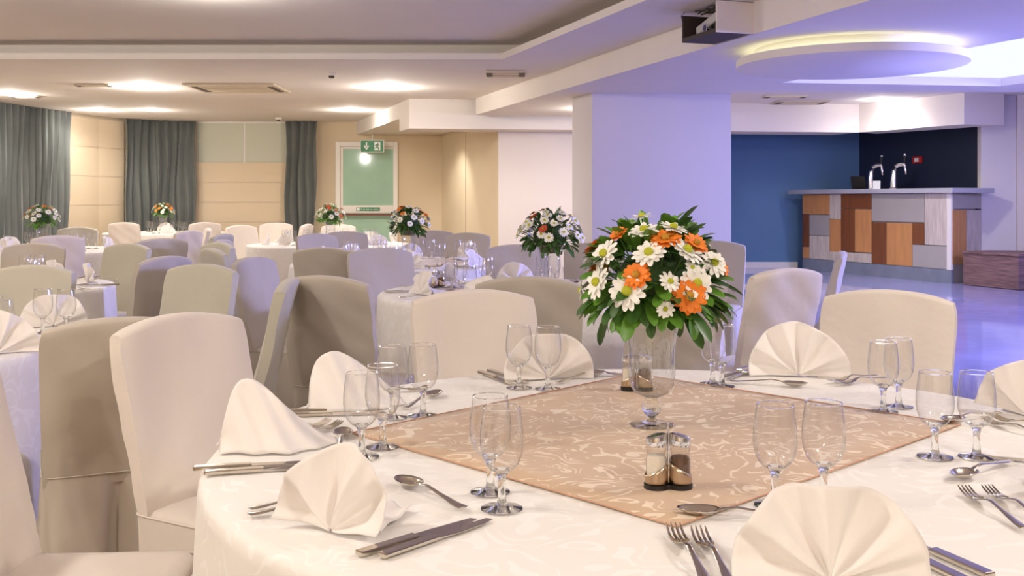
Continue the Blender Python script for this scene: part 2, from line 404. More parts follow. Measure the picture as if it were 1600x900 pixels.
# ------------------------------------------------------------------ ceiling fittings
def vent(name, px, py, w_, d_, label, slots=3, rz=0):
    x, y = C(px, py)
    e = empty(name, (x, y, ZC), rz, label, 'air vent')
    MB().box((-w_/2, -d_/2, -.02), (w_/2, d_/2, .0)).build('frame', 'vent_white', e, smooth=False, bevel=.006)
    for k in range(slots):
        f = -.5 + (k + .5) / slots
        MB().box((-w_*.36, f*d_*.7 - .02, -.026), (w_*.36, f*d_*.7 + .02, -.018)).build('louvre', 'vent_white', e, smooth=False)
    for s in (-1, 1):
        MB().box((s*w_*.42 - .035, -d_*.3, -.024), (s*w_*.42 + .035, d_*.3, -.019)).build('slot', 'vent_dark', e, smooth=False)
vent('air_conditioning_vent', 373, 137, 1.05, 0.95, 'large square air conditioning cassette in the ceiling', 4)
vent('slot_vent', 147, 132, .4, .18, 'narrow slot vent left of the brightest downlight', 1)
vent('slot_vent', 40, 150, .36, .14, 'small slot vent near the left edge of the ceiling', 1)
vent('slot_vent', 790, 114, .4, .5, 'flat ceiling vent beside the corner of the raised tray', 2)
vent('slot_vent', 1250, 159, .7, .5, 'flat ceiling vent seen below the hanging disc', 2)
vent('slot_vent', 1226, 150, .55, .2, 'thin dark ceiling slot above the blue wall', 1)
for px, py, lab in ((518, 114, 'round smoke detector right of the air conditioning vent'), (435, 184, 'tiny smoke detector above the window blind')):
    x, y = C(px, py); e = empty('smoke_detector', (x, y, ZC), 0, lab, 'smoke detector', 'smoke detectors')
    mb = MB(); mb.lathe([(.055, 0), (.055, -.02), (.045, -.03), (.001, -.03)], 20); mb.build('base', 'white_gloss', e)
    mb = MB(); mb.lathe([(.03, -.03), (.03, -.05), (.02, -.055), (.001, -.055)], 16); mb.build('sensor', 'vent_dark', e)

# projector housing hanging where the dropped ceiling starts
e = empty('projector_box', (1.36, 6.80, ZB), R(17.7), 'open ceiling box with white front panel and dark inside', 'projector box')
MB().box((0.0, 0, 0.0), (.30, .018, .213)).build('front_panel', 'box_white', e, smooth=False, bevel=.004)
MB().box((0.0, .018, .001), (.26, .50, .012)).build('bottom_panel', 'box_dark', e, smooth=False)
MB().box((.25, .018, .012), (.262, .50, .213)).build('inner_panel', 'box_dark', e, smooth=False)
MB().box((0.0, .482, .012), (.26, .50, .19)).build('rear_panel', 'box_dark', e, smooth=False)
MB().box((.0, .018, .012), (.012, .482, .03)).build('sill', 'box_dark', e, smooth=False)
MB().tube([(.0, .49, .15), (-.005, .50, .19), (.01, .48, .213)], .004).build('hanger', 'cable_black', e)
for k in range(4):
    MB().tube([(.05 + .03*k, .1 + .3*t/6 + .02*math.sin(t + k), .198 + .009*math.sin(t*1.3 + k*2)) for t in range(7)], .005, 6).build('cable', 'cable_black', e)
def bxw(lx, ly): 
    c_, s2 = math.cos(R(17.7)), math.sin(R(17.7)); return (1.36 + lx*c_ - ly*s2, 6.80 + lx*s2 + ly*c_)
px_, py_ = bxw(.05, .06)
pr = empty('projector', (px_, py_, ZB + .012), R(17.7), 'grey projector tilted inside the open ceiling box', 'projector')
Mp = Matrix.Translation((0, 0, .095)) @ Matrix.Rotation(R(-13), 4, 'X')
mb = MB(); mb.box((0, 0, 0), (.17, .33, .062), Mp); mb.build('body', 'projector_grey', pr, smooth=False, bevel=.01)
mb = MB(); mb.lathe([(.001, .012), (.026, .012), (.03, .0), (.03, -.03)], 20)
o = mb.build('lens', ['lens_glass'], pr); o.rotation_euler = (0, R(-90), 0); o.location = (-.016, .15, .045)
mb = MB(); mb.lathe([(.018, .014), (.036, .014), (.036, -.02), (.018, -.02)], 20); o = mb.build('lens_ring', 'chrome', pr); o.rotation_euler = (0, R(-90), 0); o.location = (-.014, .15, .045)
mb = MB(); mb.tube([(.09, .17, .0), (.09, .17, .07)], .012); mb.build('bracket', 'box_dark', pr)

# ------------------------------------------------------------------ curtains, blinds, window, door
def wall_pt(s):
    """point and inward normal on the left/far wall line at photo column s (at any height)"""
    r = (s - 800) / F
    for a, b in zip(LW + [(0, FARD)], (LW + [(0, FARD)])[1:]):
        ca, cb = a[0] - r*a[1], b[0] - r*b[1]
        if ca * cb <= 0 and a[1] > 0:
            t = ca / (ca - cb)
            n = Vector((b[1]-a[1], -(b[0]-a[0]), 0)).normalized()
            return Vector((a[0] + t*(b[0]-a[0]), a[1] + t*(b[1]-a[1]), 0)), n
def curtain(s0, s1, label, flare0=0, flare1=0, seed=0):
    rr = random.Random(seed)
    pts = []; N = 60
    for i in range(N + 1):
        p, n = wall_pt(s0 + (s1 - s0) * i / N); pts.append((p, n))
    L = sum((pts[i+1][0] - pts[i][0]).length for i in range(N))
    nf = max(4, int(L / .13)); cols = nf * 8
    ph = [rr.uniform(-.35, .35) for _ in range(nf + 2)]; am = [rr.uniform(.7, 1.3) for _ in range(nf + 2)]
    def fn(u, v):
        k = u * N; i = min(int(k), N - 1); t = k - i
        p = pts[i][0].lerp(pts[i+1][0], t); n = pts[i][1].lerp(pts[i+1][1], t).normalized(); tan = Vector((-n.y, n.x, 0))
        w_ = u * nf; q = int(w_)
        a = .045 * am[q] * (1 + .25 * v)
        off = .17 + a * math.cos(2 * math.pi * w_ + ph[q] * v)
        sh = (flare1 * u - flare0 * (1 - u)) * v
        z = (ZC - .005) * (1 - v) + .015 * v
        q_ = p + n * off + tan * (-sh + .02 * math.sin(9 * v + q))
        return (q_.x, q_.y, z)
    o = MB().grid(fn, cols, 10).build('curtain', 'curtain_grey', solid=.004)
    return tag(o, label, 'curtain', 'grey pleated curtains')
curtain(-60, 93, 'slate grey pleated curtain at the left edge of the room', 0, .15, 1)
curtain(182, 311, 'slate grey pleated curtain in the curved room corner', 0, 0.03, 2)
curtain(450, 500, 'narrow slate grey curtain left of the exit door', .0, .08, 3)

def roman_blind(s0, s1, bands, label, top_green=0):
    a, n = wall_pt(s0); b, n2 = wall_pt(s1)
    e = empty('roman_blind', (0, 0, 0), 0, label, 'blind', 'roman blinds')
    tmid = (a + b) / 2; e.location = tmid
    cols = 8
    for k, (z0, z1, m_) in enumerate(bands):
        def fn(u, v):
            p, nn = wall_pt(s0 + (s1 - s0) * u)
            q = p + nn * (.05 + .0012 * math.sin(math.pi * v)) - tmid
            return (q.x, q.y, z0 + (z1 - z0) * v)
        MB().grid(fn, cols, 2).build('blind_fold', m_, e, smooth=False, solid=.006)
    return e
hs = [ZC - .04 - .0 - i * .46 for i in range(7)]
roman_blind(84, 190, [(max(.02, hs[i+1] + .004), hs[i], 'blind_cream') for i in range(6) if hs[i] > .1], 'cream roman blind between the two left curtains')
zt = HC - (254 - YH) * FARD / F
zs = [zt - i * .34 for i in range(7)]
e = roman_blind(302, 462, [(max(.02, zs[i+1] + .004), zs[i], 'blind_cream') for i in range(6) if zs[i] > .1], 'beige roman blind half lowered over the far window')
a, _ = wall_pt(308); b, _ = wall_pt(456)
m = MB().box((a.x, FARD - .02, zt - .1), (b.x, FARD - .004, ZC)); wn = struct('window_1', m, 'white_gloss', label='window with pale green panes above the beige blind')
mid = (a.x + b.x) / 2
for x0, x1 in ((a.x + .02, mid - .015), (mid + .015, b.x - .02)):
    MB().box((x0, FARD - .03, zt - .08), (x1, FARD - .018, ZC - .03)).build('pane', 'blind_green', wn, smooth=False)

# exit door
def wx(px): return (px - 800) * FARD / F
def wz(py): return HC - (py - YH) * FARD / F
d = empty('door_1', (wx(573), FARD, 0)); d['kind'] = 'structure'; d['label'] = 'white framed exit door with green glass panes'
ox = -wx(573)
def dbox(name, px0, px1, py0, py1, y0, y1, m_, par=d, bev=.006):
    return MB().box((wx(px0) + ox, y0, wz(py1)), (wx(px1) + ox, y1, wz(py0))).build(name, m_, par, smooth=False, bevel=bev)
zb_py = YH + HC * F / FARD
dbox('door_frame', 525, 532, 222, zb_py, -.06, .05, 'white_gloss'); dbox('door_frame', 615, 622, 222, zb_py, -.06, .05, 'white_gloss')
dbox('door_frame', 532, 615, 222, 229, -.06, .05, 'white_gloss')
dbox('stile', 532.3, 536.5, 229.3, zb_py, -.03, .02, 'white_gloss'); dbox('stile', 614.7, 616, 229.3, zb_py, -.03, .02, 'white_gloss')
dbox('rail', 536.5, 614.7, 229.3, 233, -.03, .02, 'white_gloss'); dbox('rail', 536.5, 614.7, 321, 333, -.03, .02, 'white_gloss'); dbox('rail', 536.5, 614.7, 418, zb_py - .5, -.03, .02, 'white_gloss')
dbox('pane', 536.5, 614.7, 233, 321, -.015, .0, 'door_glass', bev=0); dbox('pane', 536.5, 614.7, 333, 418, -.015, .0, 'door_glass', bev=0)
o = dbox('push_bar', 537, 614, 334, 336.5, -.12, -.07, 'push_bar')
dbox('bar_bracket', 536, 539, 331, 338, -.1, -.03, 'black_plastic', o); dbox('bar_bracket', 612, 615, 331, 338, -.1, -.03, 'black_plastic', o)
s = dbox('push_notice', 557, 594, 324, 329.5, -.036, -.031, 'sign_green', bev=0)
def text(body, size, loc, m_, par, rot=(R(90), 0, 0), name='lettering', ext=.001):
    c = bpy.data.curves.new(name, 'FONT'); c.body = body; c.size = size; c.align_x = 'CENTER'; c.align_y = 'CENTER'; c.extrude = ext
    o = bpy.data.objects.new(name, c); COL.objects.link(o); c.materials.append(MATS[m_]); o.parent = par; o.location = loc; o.rotation_euler = rot
    return o
text('Push bar to open', .044, (wx(578) + ox, -.038, wz(326.8)), 'sign_white', s)
MB().box((wx(557.8) + ox, -.039, wz(328.9)), (wx(562.5) + ox, -.036, wz(324.6))).build('pictogram', 'sign_white', s, smooth=False)
# exit sign
e = empty('exit_sign', (wx(587), FARD - .45, wz(230.5)), 0, 'green emergency exit sign with arrow above the door', 'exit sign')
k = (FARD - .45) / FARD
w2, h2 = 17.5 * FARD / F * k, 8.5 * FARD / F * k
MB().box((-w2 - .012, .0, -h2 - .012), (w2 + .012, .05, h2 + .012)).build('casing', 'white_gloss', e, smooth=False, bevel=.004)
MB().box((-w2, -.004, -h2), (w2, .0, h2)).build('face', 'sign_green', e, smooth=False)
MB().tube([(0, .02, h2 + .01), (0, .02, ZB - wz(230.5))], .008).build('hanger', 'white_gloss', e)
mb = MB(); ax = -w2 * .5
mb.box((ax - .011, -.008, -.01), (ax + .011, -.004, h2*.72)); mb.add([(ax - .045, -.008, -.0), (ax - .03, -.008, .018), (ax, -.008, -.03), (ax + .03, -.008, .018), (ax + .045, -.008, 0), (ax, -.008, -h2*.75)], [(0, 5, 2, 1), (5, 4, 3, 2)])
mb.build('arrow', 'sign_white', e, smooth=False)
bx0 = w2 * .48
MB().box((bx0 - .05, -.007, -h2*.78), (bx0 + .05, -.004, h2*.78)).build('doorway_symbol', 'sign_white', e, smooth=False)
mb = MB()
def limb(p, q, t=.008):
    p = Vector((p[0], 0, p[1])); q = Vector((q[0], 0, q[1])); dd = (q - p).normalized(); nn = Vector((-dd.z, 0, dd.x)) * t
    mb.add([p + nn, p - nn, q - nn, q + nn], [(0, 1, 2, 3)])
limb((0, .03), (-.005, -.01), .011); limb((-.003, -.008), (.022, -.028)); limb((.022, -.028), (.016, -.055)); limb((-.005, -.008), (-.02, -.03)); limb((-.02, -.03), (-.042, -.034))
limb((0, .026), (.026, .012)); limb((0, .026), (-.024, .02)); limb((-.024, .02), (-.034, .0))
mb.add([(.008 + .011*math.cos(a*.785), 0, .046 + .011*math.sin(a*.785)) for a in range(8)], [tuple(range(8))])
mb.build('running_figure', 'sign_green', e, smooth=False, loc=(bx0, -.0085, 0))

# ------------------------------------------------------------------ bar
BA, BB = Vector((4.38, 15.4)), Vector((5.5, 12.8))
def on_bar(px, A=None, B=None):
    A = A or BA; B = B or BB
    r = (px - 800) / F; dd = B - A
    t = (r * A.y - A.x) / (dd.x - r * dd.y)
    return A + dd * t
bdir = (BB - BA).normalized(); bn = Vector((bdir.y, -bdir.x)); bn = bn if bn.y < 0 else -bn     # bn: outward to the camera side
bar = empty('bar_counter', (BA.x, BA.y, ZP), 0, 'bar counter clad in a patchwork of wood and grey panels', 'bar')
bo = Vector((BA.x, BA.y, ZP))
BR = Vector((5.97, 13.12)); back = -bn * .36
def bprism(name, pts, z0, z1, m_, bev=.0):
    # ensure ccw
    ar = sum(pts[i].x*pts[(i+1) % len(pts)].y - pts[(i+1) % len(pts)].x*pts[i].y for i in range(len(pts)))
    if ar < 0: pts = pts[::-1]
    return MB().prism([(p.x - bo.x, p.y - bo.y) for p in pts], z0 - ZP, z1 - ZP).build(name, m_, bar, smooth=False, bevel=bev)
ins = -bn * .02
bprism('body', [BA + ins, BB + ins - bdir*.02, BR + Vector((-.02, .03)), BB + bdir*-.3 - bn*.6, BA + back], ZP, 1.335, 'panel_grey')
bprism('counter_top', [BA - bdir*.25 + bn*.1, BB + bdir*.12 + bn*.12, Vector((6.06, 12.86)), Vector((6.0, 13.14)), BB + bdir*-.3 - bn*.62, BA + back - bdir*.02], 1.335, 1.395, 'counter_grey', .006)
bprism('plinth', [BA + bn*.012, BB + bn*.012, BB + ins, BA + ins], ZP, ZP + .17, 'plinth_grey')
bprism('corner_post', [BB - bdir*.07 + bn*.014, BB + bn*.014, BB + ins, BB + ins - bdir*.07], ZP + .17, 1.335, 'white_gloss')
def patch(x0, x1, y0, y1, m_, A=None, B=None):
    px0, px1 = 1200 + x0/3, 1200 + x1/3
    p, q = on_bar(px0, A, B), on_bar(px1, A, B)
    mid = (p + q) / 2
    z1 = HC - (180 + y0/3 - YH) * mid.y / F; z0 = HC - (180 + y1/3 - YH) * mid.y / F
    z1 = min(z1, 1.333) if y0 > 390 else 1.333
    z0 = max(z0, ZP + .172)
    g = (q - p).normalized() * .004
    nn = Vector((g.y, -g.x)).normalized(); nn = nn if nn.y < 0 else -nn
    if A is not None: nn = -nn if nn.dot(Vector((-.2, -1))) < 0 else nn
    bprism('panel', [p + g - nn*.018, q - g - nn*.018, q - g + nn*.008, p + g + nn*.008], z0 + .003, z1 - .003, m_, .002)
for a in [(163, 290, 378, 465, 'panel_orange'), (290, 343, 378, 487, 'panel_whitewash'), (343, 487, 378, 438, 'panel_brown'), (343, 408, 438, 640, 'panel_brown'),
          (408, 487, 440, 643, 'panel_orange'), (487, 735, 378, 500, 'panel_grey'), (735, 843, 375, 610, 'panel_whitewash'), (163, 195, 465, 617, 'panel_brown'),
          (195, 290, 467, 565, 'panel_grey'), (195, 290, 565, 690, 'panel_whitewash'), (290, 343, 487, 642, 'panel_orange'), (163, 195, 617, 690, 'panel_orange'),
          (290, 487, 643, 705, 'panel_whitewash'), (487, 557, 502, 712, 'panel_brown'), (557, 678, 505, 720, 'panel_orange'), (678, 735, 505, 607, 'panel_brown'), (678, 843, 610, 735, 'panel_grey')]:
    patch(*a)
RA, RB = BB.copy(), BR.copy()
for a in [(863, 998, 378, 440, 'panel_grey'), (863, 928, 443, 700, 'panel_orange'), (928, 998, 443, 700, 'panel_whitewash')]: patch(*a, RA, RB)

# beer taps, till screen, card
def beer_tap(px, label):
    p = on_bar(px) - bn * .3
    e = empty('beer_tap', (p.x, p.y, 1.395), math.atan2(bdir.y, bdir.x) + R(10), label, 'beer tap', 'beer taps')
    mb = MB(); mb.lathe([(.001, 0), (.055, 0), (.055, .015), (.035, .03)], 18); mb.build('base', 'chrome', e)
    mb = MB(); mb.tube([(0, 0, .02), (0, 0, .15), (.01, 0, .26), (.04, 0, .31), (.09, 0, .335), (.16, 0, .34)], [.045, .042, .036, .032, .03, .028], 14); mb.build('column', 'chrome', e)
    mb = MB(); mb.tube([(.16, 0, .34), (.18, 0, .32), (.19, 0, .24), (.195, 0, .2)], [.028, .022, .016, .011], 12); mb.build('spout', 'chrome', e)
    mb = MB(); mb.tube([(.17, 0, .35), (.175, 0, .40), (.18, 0, .45)], [.012, .014, .022], 12); mb.build('handle', 'black_plastic', e)
    mb = MB(); mb.lathe([(.012, 0), (.024, .012), (.024, .024), (.012, .036), (.001, .038)], 14); mb.build('knob', 'chrome', e, loc=(.18, 0, .445))
    return e
beer_tap(1335, 'chrome beer tap on the bar, nearer the till screen')
beer_tap(1370, 'chrome beer tap on the bar, nearer the red alarm')
p = on_bar(1318) - bn * .28
e = empty('till_screen', (p.x, p.y, 1.395), R(-35), 'dark tilted till screen standing on the bar', 'screen')
MB().box((-.06, -.05, 0), (.06, .05, .012)).build('base', 'black_plastic', e, smooth=False)
MB().box((-.10, -.012, .01), (.10, .012, .2), Matrix.Rotation(R(18), 4, 'X')).build('screen', 'black_plastic', e, smooth=False, bevel=.004)
p = on_bar(1352) - bn * .2
e = MB().box((-.05, -.006, 0), (.05, .006, .12), Matrix.Rotation(R(12), 4, 'X')).build('menu_card', 'sign_white', smooth=False); e.location = (p.x, p.y, 1.395); e.rotation_euler = (0, 0, R(-15))
tag(e, 'small white card standing before a beer tap', 'card')
# call point on the shaded blue wall
NA, NB_ = Vector((5.36, 15.8)), Vector((6.4, 13.4))
p = on_bar(1435, NA, NB_); nd = (NB_ - NA).normalized()
e = empty('fire_call_point', (p.x, p.y, HC - (250 - YH) * p.y / F), math.atan2(nd.y, nd.x), 'small red fire alarm call point on the shaded blue wall', 'fire alarm')
MB().box((-.085, -.035, -.05), (.085, .0, .05)).build('casing', 'alarm_red', e, smooth=False, bevel=.006)
MB().box((-.04, -.04, -.026), (.04, -.035, .026)).build('glass', 'sign_white', e, smooth=False)

# rustic box bench at the foot of the column
e = empty('wooden_bench_box', (5.56, 12.62, ZP), 0, 'dark rustic wooden box bench beside the bar', 'bench')
q = [Vector((0, .0)), Vector((.315, -.74)), Vector((1.6, -.62)), Vector((1.6, -.15)), Vector((.4, .1))]
MB().prism([(v.x, v.y) for v in q], .005, .392).build('body', 'rustic_wood', e, smooth=False, bevel=.004)
MB().prism([(-.02, .0), (.305, -.765), (1.62, -.64), (1.62, -.13), (.4, .12)], .391, .42).build('lid', 'rustic_wood', e, smooth=False, bevel=.004)

# ------------------------------------------------------------------ tables and cloths
def cloth_mesh(name, Rr, seed, segs=120, m_='table_damask', amp=.03, nfold=13, zlow=.02):
    rr = random.Random(seed); ph = [rr.uniform(0, 6.28) for _ in range(4)]
    def fold(a): return .55*math.sin(nfold*a + ph[0] + .8*math.sin(3*a + ph[1])) + .3*math.sin((nfold*2-3)*a + ph[2]) + .25*math.sin(5*a + ph[3])
    prof = [(0.0, 0), (.3, 0), (.6, 0), (.85, 0), (.97, 0), (.992, -.003), (1.0, -.012)]
    drop = [.03, .07, .14, .24, .36, .48, .60, .75 - zlow]
    vs = []; fs = []
    rings = []
    for r_, z in prof[1:]: rings.append(lambda a, r_=r_, z=z: (Rr*r_, z))
    for dz in drop:
        t = dz / .73
        rings.append(lambda a, dz=dz, t=t: (Rr * 1.0 + .012*t + amp*(t**.8)*(fold(a) + .45), -dz))
    vs.append((0, 0, 0))
    for fn in rings:
        for k in range(segs):
            a = 2*math.pi*k/segs; r_, z = fn(a); vs.append((r_*math.cos(a), r_*math.sin(a), z))
    for k in range(segs): fs.append((0, 1 + k, 1 + (k+1) % segs))
    for j in range(len(rings) - 1):
        for k in range(segs):
            a = 1 + j*segs + k; b = 1 + j*segs + (k+1) % segs
            fs.append((a, a + segs, b + segs, b))
    mb = MB(); mb.add(vs, fs)
    return mb.mesh(name, m_)
TR = .945; ZT = .75
CLOTHS = [cloth_mesh('tablecloth', .95, 3), cloth_mesh('tablecloth', .92, 8, 96), cloth_mesh('tablecloth', .92, 21, 96)]
mb = MB(); mb.lathe([(.001, .70), (TR - .02, .70), (TR - .008, .712), (TR - .008, .738), (.001, .738)], 48); TTOP = mb.mesh('table_top', 'table_wood')
mb = MB(); mb.tube([(.5, .3, .7), (.56, .34, .0)], .018, 8); TLEG = mb.mesh('leg', 'steel')
TABLES = {
 'near': (.35, 2.10, 'the nearest table'),
 'second': (.20, 5.55, 'the second table, right behind the nearest'),
 'leafy': (-.82, 8.1, 'the table with the dark leafy centrepiece'),
 'fourth': (-2.04, 11.5, 'the table left of the exit door'),
 'corner': (-5.3, 15.7, 'the farthest table by the corner curtain'),
 'lone': (-2.48, 3.48, 'the left table behind the foreground chairs'),
 'lav': (-3.24, 5.82, 'the left table with lavender lit cloth'),
 'farleft': (-4.7, 10.15, 'the far left table before the edge curtain'),
}
for i, (k, (x, y, desc)) in enumerate(TABLES.items()):
    e = empty('banquet_table', (x, y, 0), R(17*i), 'round table carrying the cloth of ' + desc, 'table', 'round banquet tables')
    inst('table_top', TTOP, e, sc=(1, 1, 1) if k == 'near' else (.965, .965, 1))
    for q in range(4): inst('leg', TLEG, e, rot=(0, 0, R(90*q)))
    o = inst('tablecloth', CLOTHS[0 if k == 'near' else 1 + i % 2], None, (x, y, ZT), (0, 0, R(40*i)))
    tag(o, 'white damask cloth draped over ' + desc, 'tablecloth', 'white tablecloths')

def overlay(x, y, corners, label, z=ZT):
    """square overlay cloth lying on the tablecloth, corners relative to the table centre"""
    c = [Vector(p) for p in corners]
    e = empty('table_overlay', (x, y, z), 0, label, 'table overlay', 'champagne overlays')
    n = 16
    def fn(u, v):
        p = c[0].lerp(c[1], u).lerp(c[3].lerp(c[2], u), v)
        r_ = p.length; zz = .003 + .0006*math.sin(u*9 + v*5)
        if r_ > .93: p = p * (.93 / r_)
        return (p.x, p.y, zz)
    MB().grid(fn, n, n).build('cloth', 'overlay_damask', e, solid=.002)
    mb = MB()
    for i in range(4): 
        a, b = c[i], c[(i+1) % 4]
        pts = []
        for t in range(13):
            p = a.lerp(b, t/12); r_ = p.length
            if r_ > .93: p = p * (.93/r_)
            pts.append((p.x, p.y, .0045))
        mb.tube(pts, .0013, 5)
    mb.build('hem', 'overlay_hem', e)
overlay(.35, 2.10, [(-.10, -.545), (.64, .16), (.0, .82), (-.69, .08)], 'champagne scroll-patterned overlay on the nearest table')
overlay(.20, 5.55, [(-.05, -.68), (.68, -.02), (.05, .68), (-.68, .02)], 'champagne overlay on the second table, behind the nearest')
overlay(-.82, 8.1, [(0, -.68), (.68, 0), (0, .68), (-.68, 0)], 'champagne overlay on the table with the dark leafy centrepiece')

# ------------------------------------------------------------------ chairs in slip covers
def chair_meshes(seed, m_):
    rr = random.Random(seed); p1, p2, p3 = (rr.uniform(0, 6.28) for _ in range(3))
    H, hs, th = .91, .465, .034
    def halfw(z): 
        t = (z - hs) / (H - hs); return .209 + .013 * max(0, t)
    def ypos(x, z):
        t = (z - hs) / (H - hs)
        return -.10 * t - .01 + .22 * x * x        # raked back, wings a little forward
    def wr(x, z):
        low = max(0, 1 - (z - hs) / .28)                 # the cover is pulled into diagonal creases above the seat
        crease = .006 * low * (abs(math.sin(16*x + 22*z + p1))**.5 - .6) + .005 * low * (abs(math.sin(-19*x + 18*z + p2))**.6 - .6)
        return .0035*math.sin(19*x + 9*z + p1) + .003*math.sin(-15*x + 14*z + p2) + .002*math.sin(40*x*z + p3) + crease
    n = 24; mz = 22
    def ring(t):                                  # closed loop round the backrest at height parameter t
        pts = []
        for s in range(4 * n):
            pass
        return pts
    vs = []; fs = []
    # cross section: front (left to right), side, back (right to left), side
    def section(t):
        pts = []
        zt = hs - .03 + (H - hs + .03) * t
        hw = halfw(zt)
        shoulder = 1.0
        if t > .86:
            k = (t - .86) / .14; shoulder = 1 - .04 * k * k
        for i in range(n + 1):
            u = -1 + 2*i/n
            x = hw*shoulder*u; z = zt + (.028*(1 - u*u) - .012) * max(0, t*1.2 - .2)
            pts.append((x, ypos(x, z) + th*(1 - .35*abs(u)**6) * (1 - .2*t) + wr(x, z), z))
        for i in range(n + 1):
            u = 1 - 2*i/n
            x = hw*shoulder*u*1.005; z = zt + (.028*(1 - u*u) - .012) * max(0, t*1.2 - .2)
            pts.append((x, ypos(x, z) - th*(1 - .35*abs(u)**6) * (1 - .2*t) - wr(x + 1, z), z))
        return pts
    N = 2*n + 2
    secs = [section(j/mz) for j in range(mz + 1)]
    top = secs[-1]; cap = []
    for sc_, dz in ((.93, .008), (.6, .015)):
        row = []
        for i, p in enumerate(top):
            q = top[N - 1 - i]; midp = tuple((a + b)/2 for a, b in zip(p, q))
            row.append(tuple(midp[k2] + (p[k2] - midp[k2])*sc_ for k2 in range(2)) + (p[2] + dz - .006*(abs(i % (n+1) - n/2)/(n/2))**4,))
        cap.append(row)
    allr = secs + cap
    for r_ in allr: vs += r_
    for j in range(len(allr) - 1):
        for i in range(N):
            a = j*N + i; b = j*N + (i+1) % N
            fs.append((a, b, b + N, a + N))
    o = (len(allr) - 1)*N
    for i in range(n): fs.append((o + i, o + i + 1, o + N - 2 - i, o + N - 1 - i))
    mb = MB(); mb.add(vs, fs); back_ = mb.mesh('backrest', m_)
    # seat: rounded cushion from y=0 to .44
    def rr_pt(s, hw, y0, y1, rad):
        """rounded rectangle outline, s in 0..1, starting at the middle of the back, counter-clockwise"""
        W, D = 2*hw, y1 - y0
        per = [W/2, D, W, D, W/2]; tot = sum(per); q = s*tot
        pts_ = [((0, y0), (1, 0)), ((hw, y0), (0, 1)), ((hw, y1), (-1, 0)), ((-hw, y1), (0, -1)), ((-hw, y0), (1, 0))]
        for L_, (p, d_) in zip(per, pts_):
            if q <= L_ + 1e-9: 
                x = p[0] + d_[0]*q; y = p[1] + d_[1]*q; break
            q -= L_
        cx, cy = 0, (y0 + y1)/2
        dx, dy = x - cx, y - cy
        ex, ey = max(0, abs(dx) - (hw - rad)), max(0, abs(dy) - (D/2 - rad))
        if ex > 0 and ey > 0:
            h = math.hypot(ex, ey); 
            if h > rad: ex, ey = ex*rad/h, ey*rad/h; dx = math.copysign(hw - rad + ex, dx); dy = math.copysign(D/2 - rad + ey, dy)
        return cx + dx, cy + dy
    SN = 56
    mb = MB(); vs = [(0, .2, .482)]; fs = []
    for (sc_, z) in ((.4, .483), (.75, .482), (.93, .476), (1.0, .46), (1.0, .435)):
        for k in range(SN):
            x, y = rr_pt(k/SN, .208, -.03, .375, .05); vs.append((x*sc_, .2 + (y - .2)*sc_, z + .002*math.sin(18*x + p1)*math.sin(15*y)))
    for k in range(SN): fs.append((0, 1 + k, 1 + (k+1) % SN))
    for j in range(4):
        for k in range(SN):
            a = 1 + j*SN + k; b = 1 + j*SN + (k+1) % SN; fs.append((a, a + SN, b + SN, b))
    mb.add(vs, fs); seat = mb.mesh('seat', m_)
    # skirt with corner folds and an inverted pleat at the back
    KN = 160
    def fn(u, v):
        x, y = rr_pt(u, .212, -.042, .385, .04)
        dx, dy = x, y - .2; L_ = math.hypot(dx, dy); dx /= L_; dy /= L_
        fl = .012*v + .03*v*v
        ub = min(u, 1 - u)
        pleat = 0
        if ub < .022: pleat = -.035*(1 - ub/.022)*min(1, v*2.5 + .15)
        pl2 = 0
        for c_ in (.125, .375, .625, .875):
            dd = abs(u - c_)
            if dd < .03: pl2 += -.022*(1 - dd/.03)*min(1, v*2)
        wv = .006*v*math.sin(2*math.pi*u*9 + p2) + .004*v*math.sin(2*math.pi*u*17 + p3)
        o_ = fl + pleat + pl2 + wv
        return (x + dx*o_, y + dy*o_, .468 - v*.456)
    mb = MB(); mb.grid(fn, KN, 12, closed=True); skirt = mb.mesh('skirt', m_)
    mb = MB()
    pts = [rr_pt(k/64, .213, -.0435, .387, .04) for k in range(65)]
    mb.tube([(p[0], p[1], .466) for p in pts], .0025, 5, caps=False); seam = mb.mesh('seam', m_)
    return back_, seat, skirt, seam
CH = {'tan': chair_meshes(1, 'chair_cloth'), 'sage': chair_meshes(5, 'chair_cloth_sage'), 'white': chair_meshes(9, 'chair_cloth_white')}
def chair(x, y, target=None, ang=None, var='tan', label='', sc=1.0, group='covered banquet chairs', z=0):
    """x, y: foot of the backrest; the chair faces its table"""
    if ang is None:
        t = Vector(TABLES[target][:2]); v = t - Vector((x, y)); rz = math.atan2(v.y, v.x) - math.pi/2
    else: rz = R(ang) - math.pi/2
    e = empty('banquet_chair', (x, y, z), rz, label, 'chair', group); e.scale = (sc, sc, sc)
    for n_, me in zip(('backrest', 'seat', 'skirt', 'seam'), CH[var]): inst(n_, me, e)
    return e
# around the nearest table
chair(-0.81, 2.72, 'near', var='white', ang=-30, label='white covered chair nearest on the left, its front turned to the camera')
chair(-1.05, 2.05, 'near', ang=2, var='white', label='white covered chair cut by the lower left corner, seat in view')
chair(-.10, 3.42, 'near', var='white', label='cream covered chair across the near table, left of the vase')
chair(1.23, 3.42, 'near', var='white', label='broad white covered chair across the near table, right of the vase')
# left table
chair(-1.17, 3.04, 'lone', ang=115, label='beige covered chair seen from behind, back pleat showing, left foreground', sc=.97)
chair(-2.28, 4.74, 'lone', var='sage', label='broad sage chair back behind wine glasses at the left edge')
chair(-1.53, 4.82, 'lone', ang=-118, var='sage', label='sage covered chair in front of the lavender one, left of centre')
chair(-0.985, 4, 'lone', ang=187, var='sage', label='chair seen edge-on, just left of the shadowed brown chair')
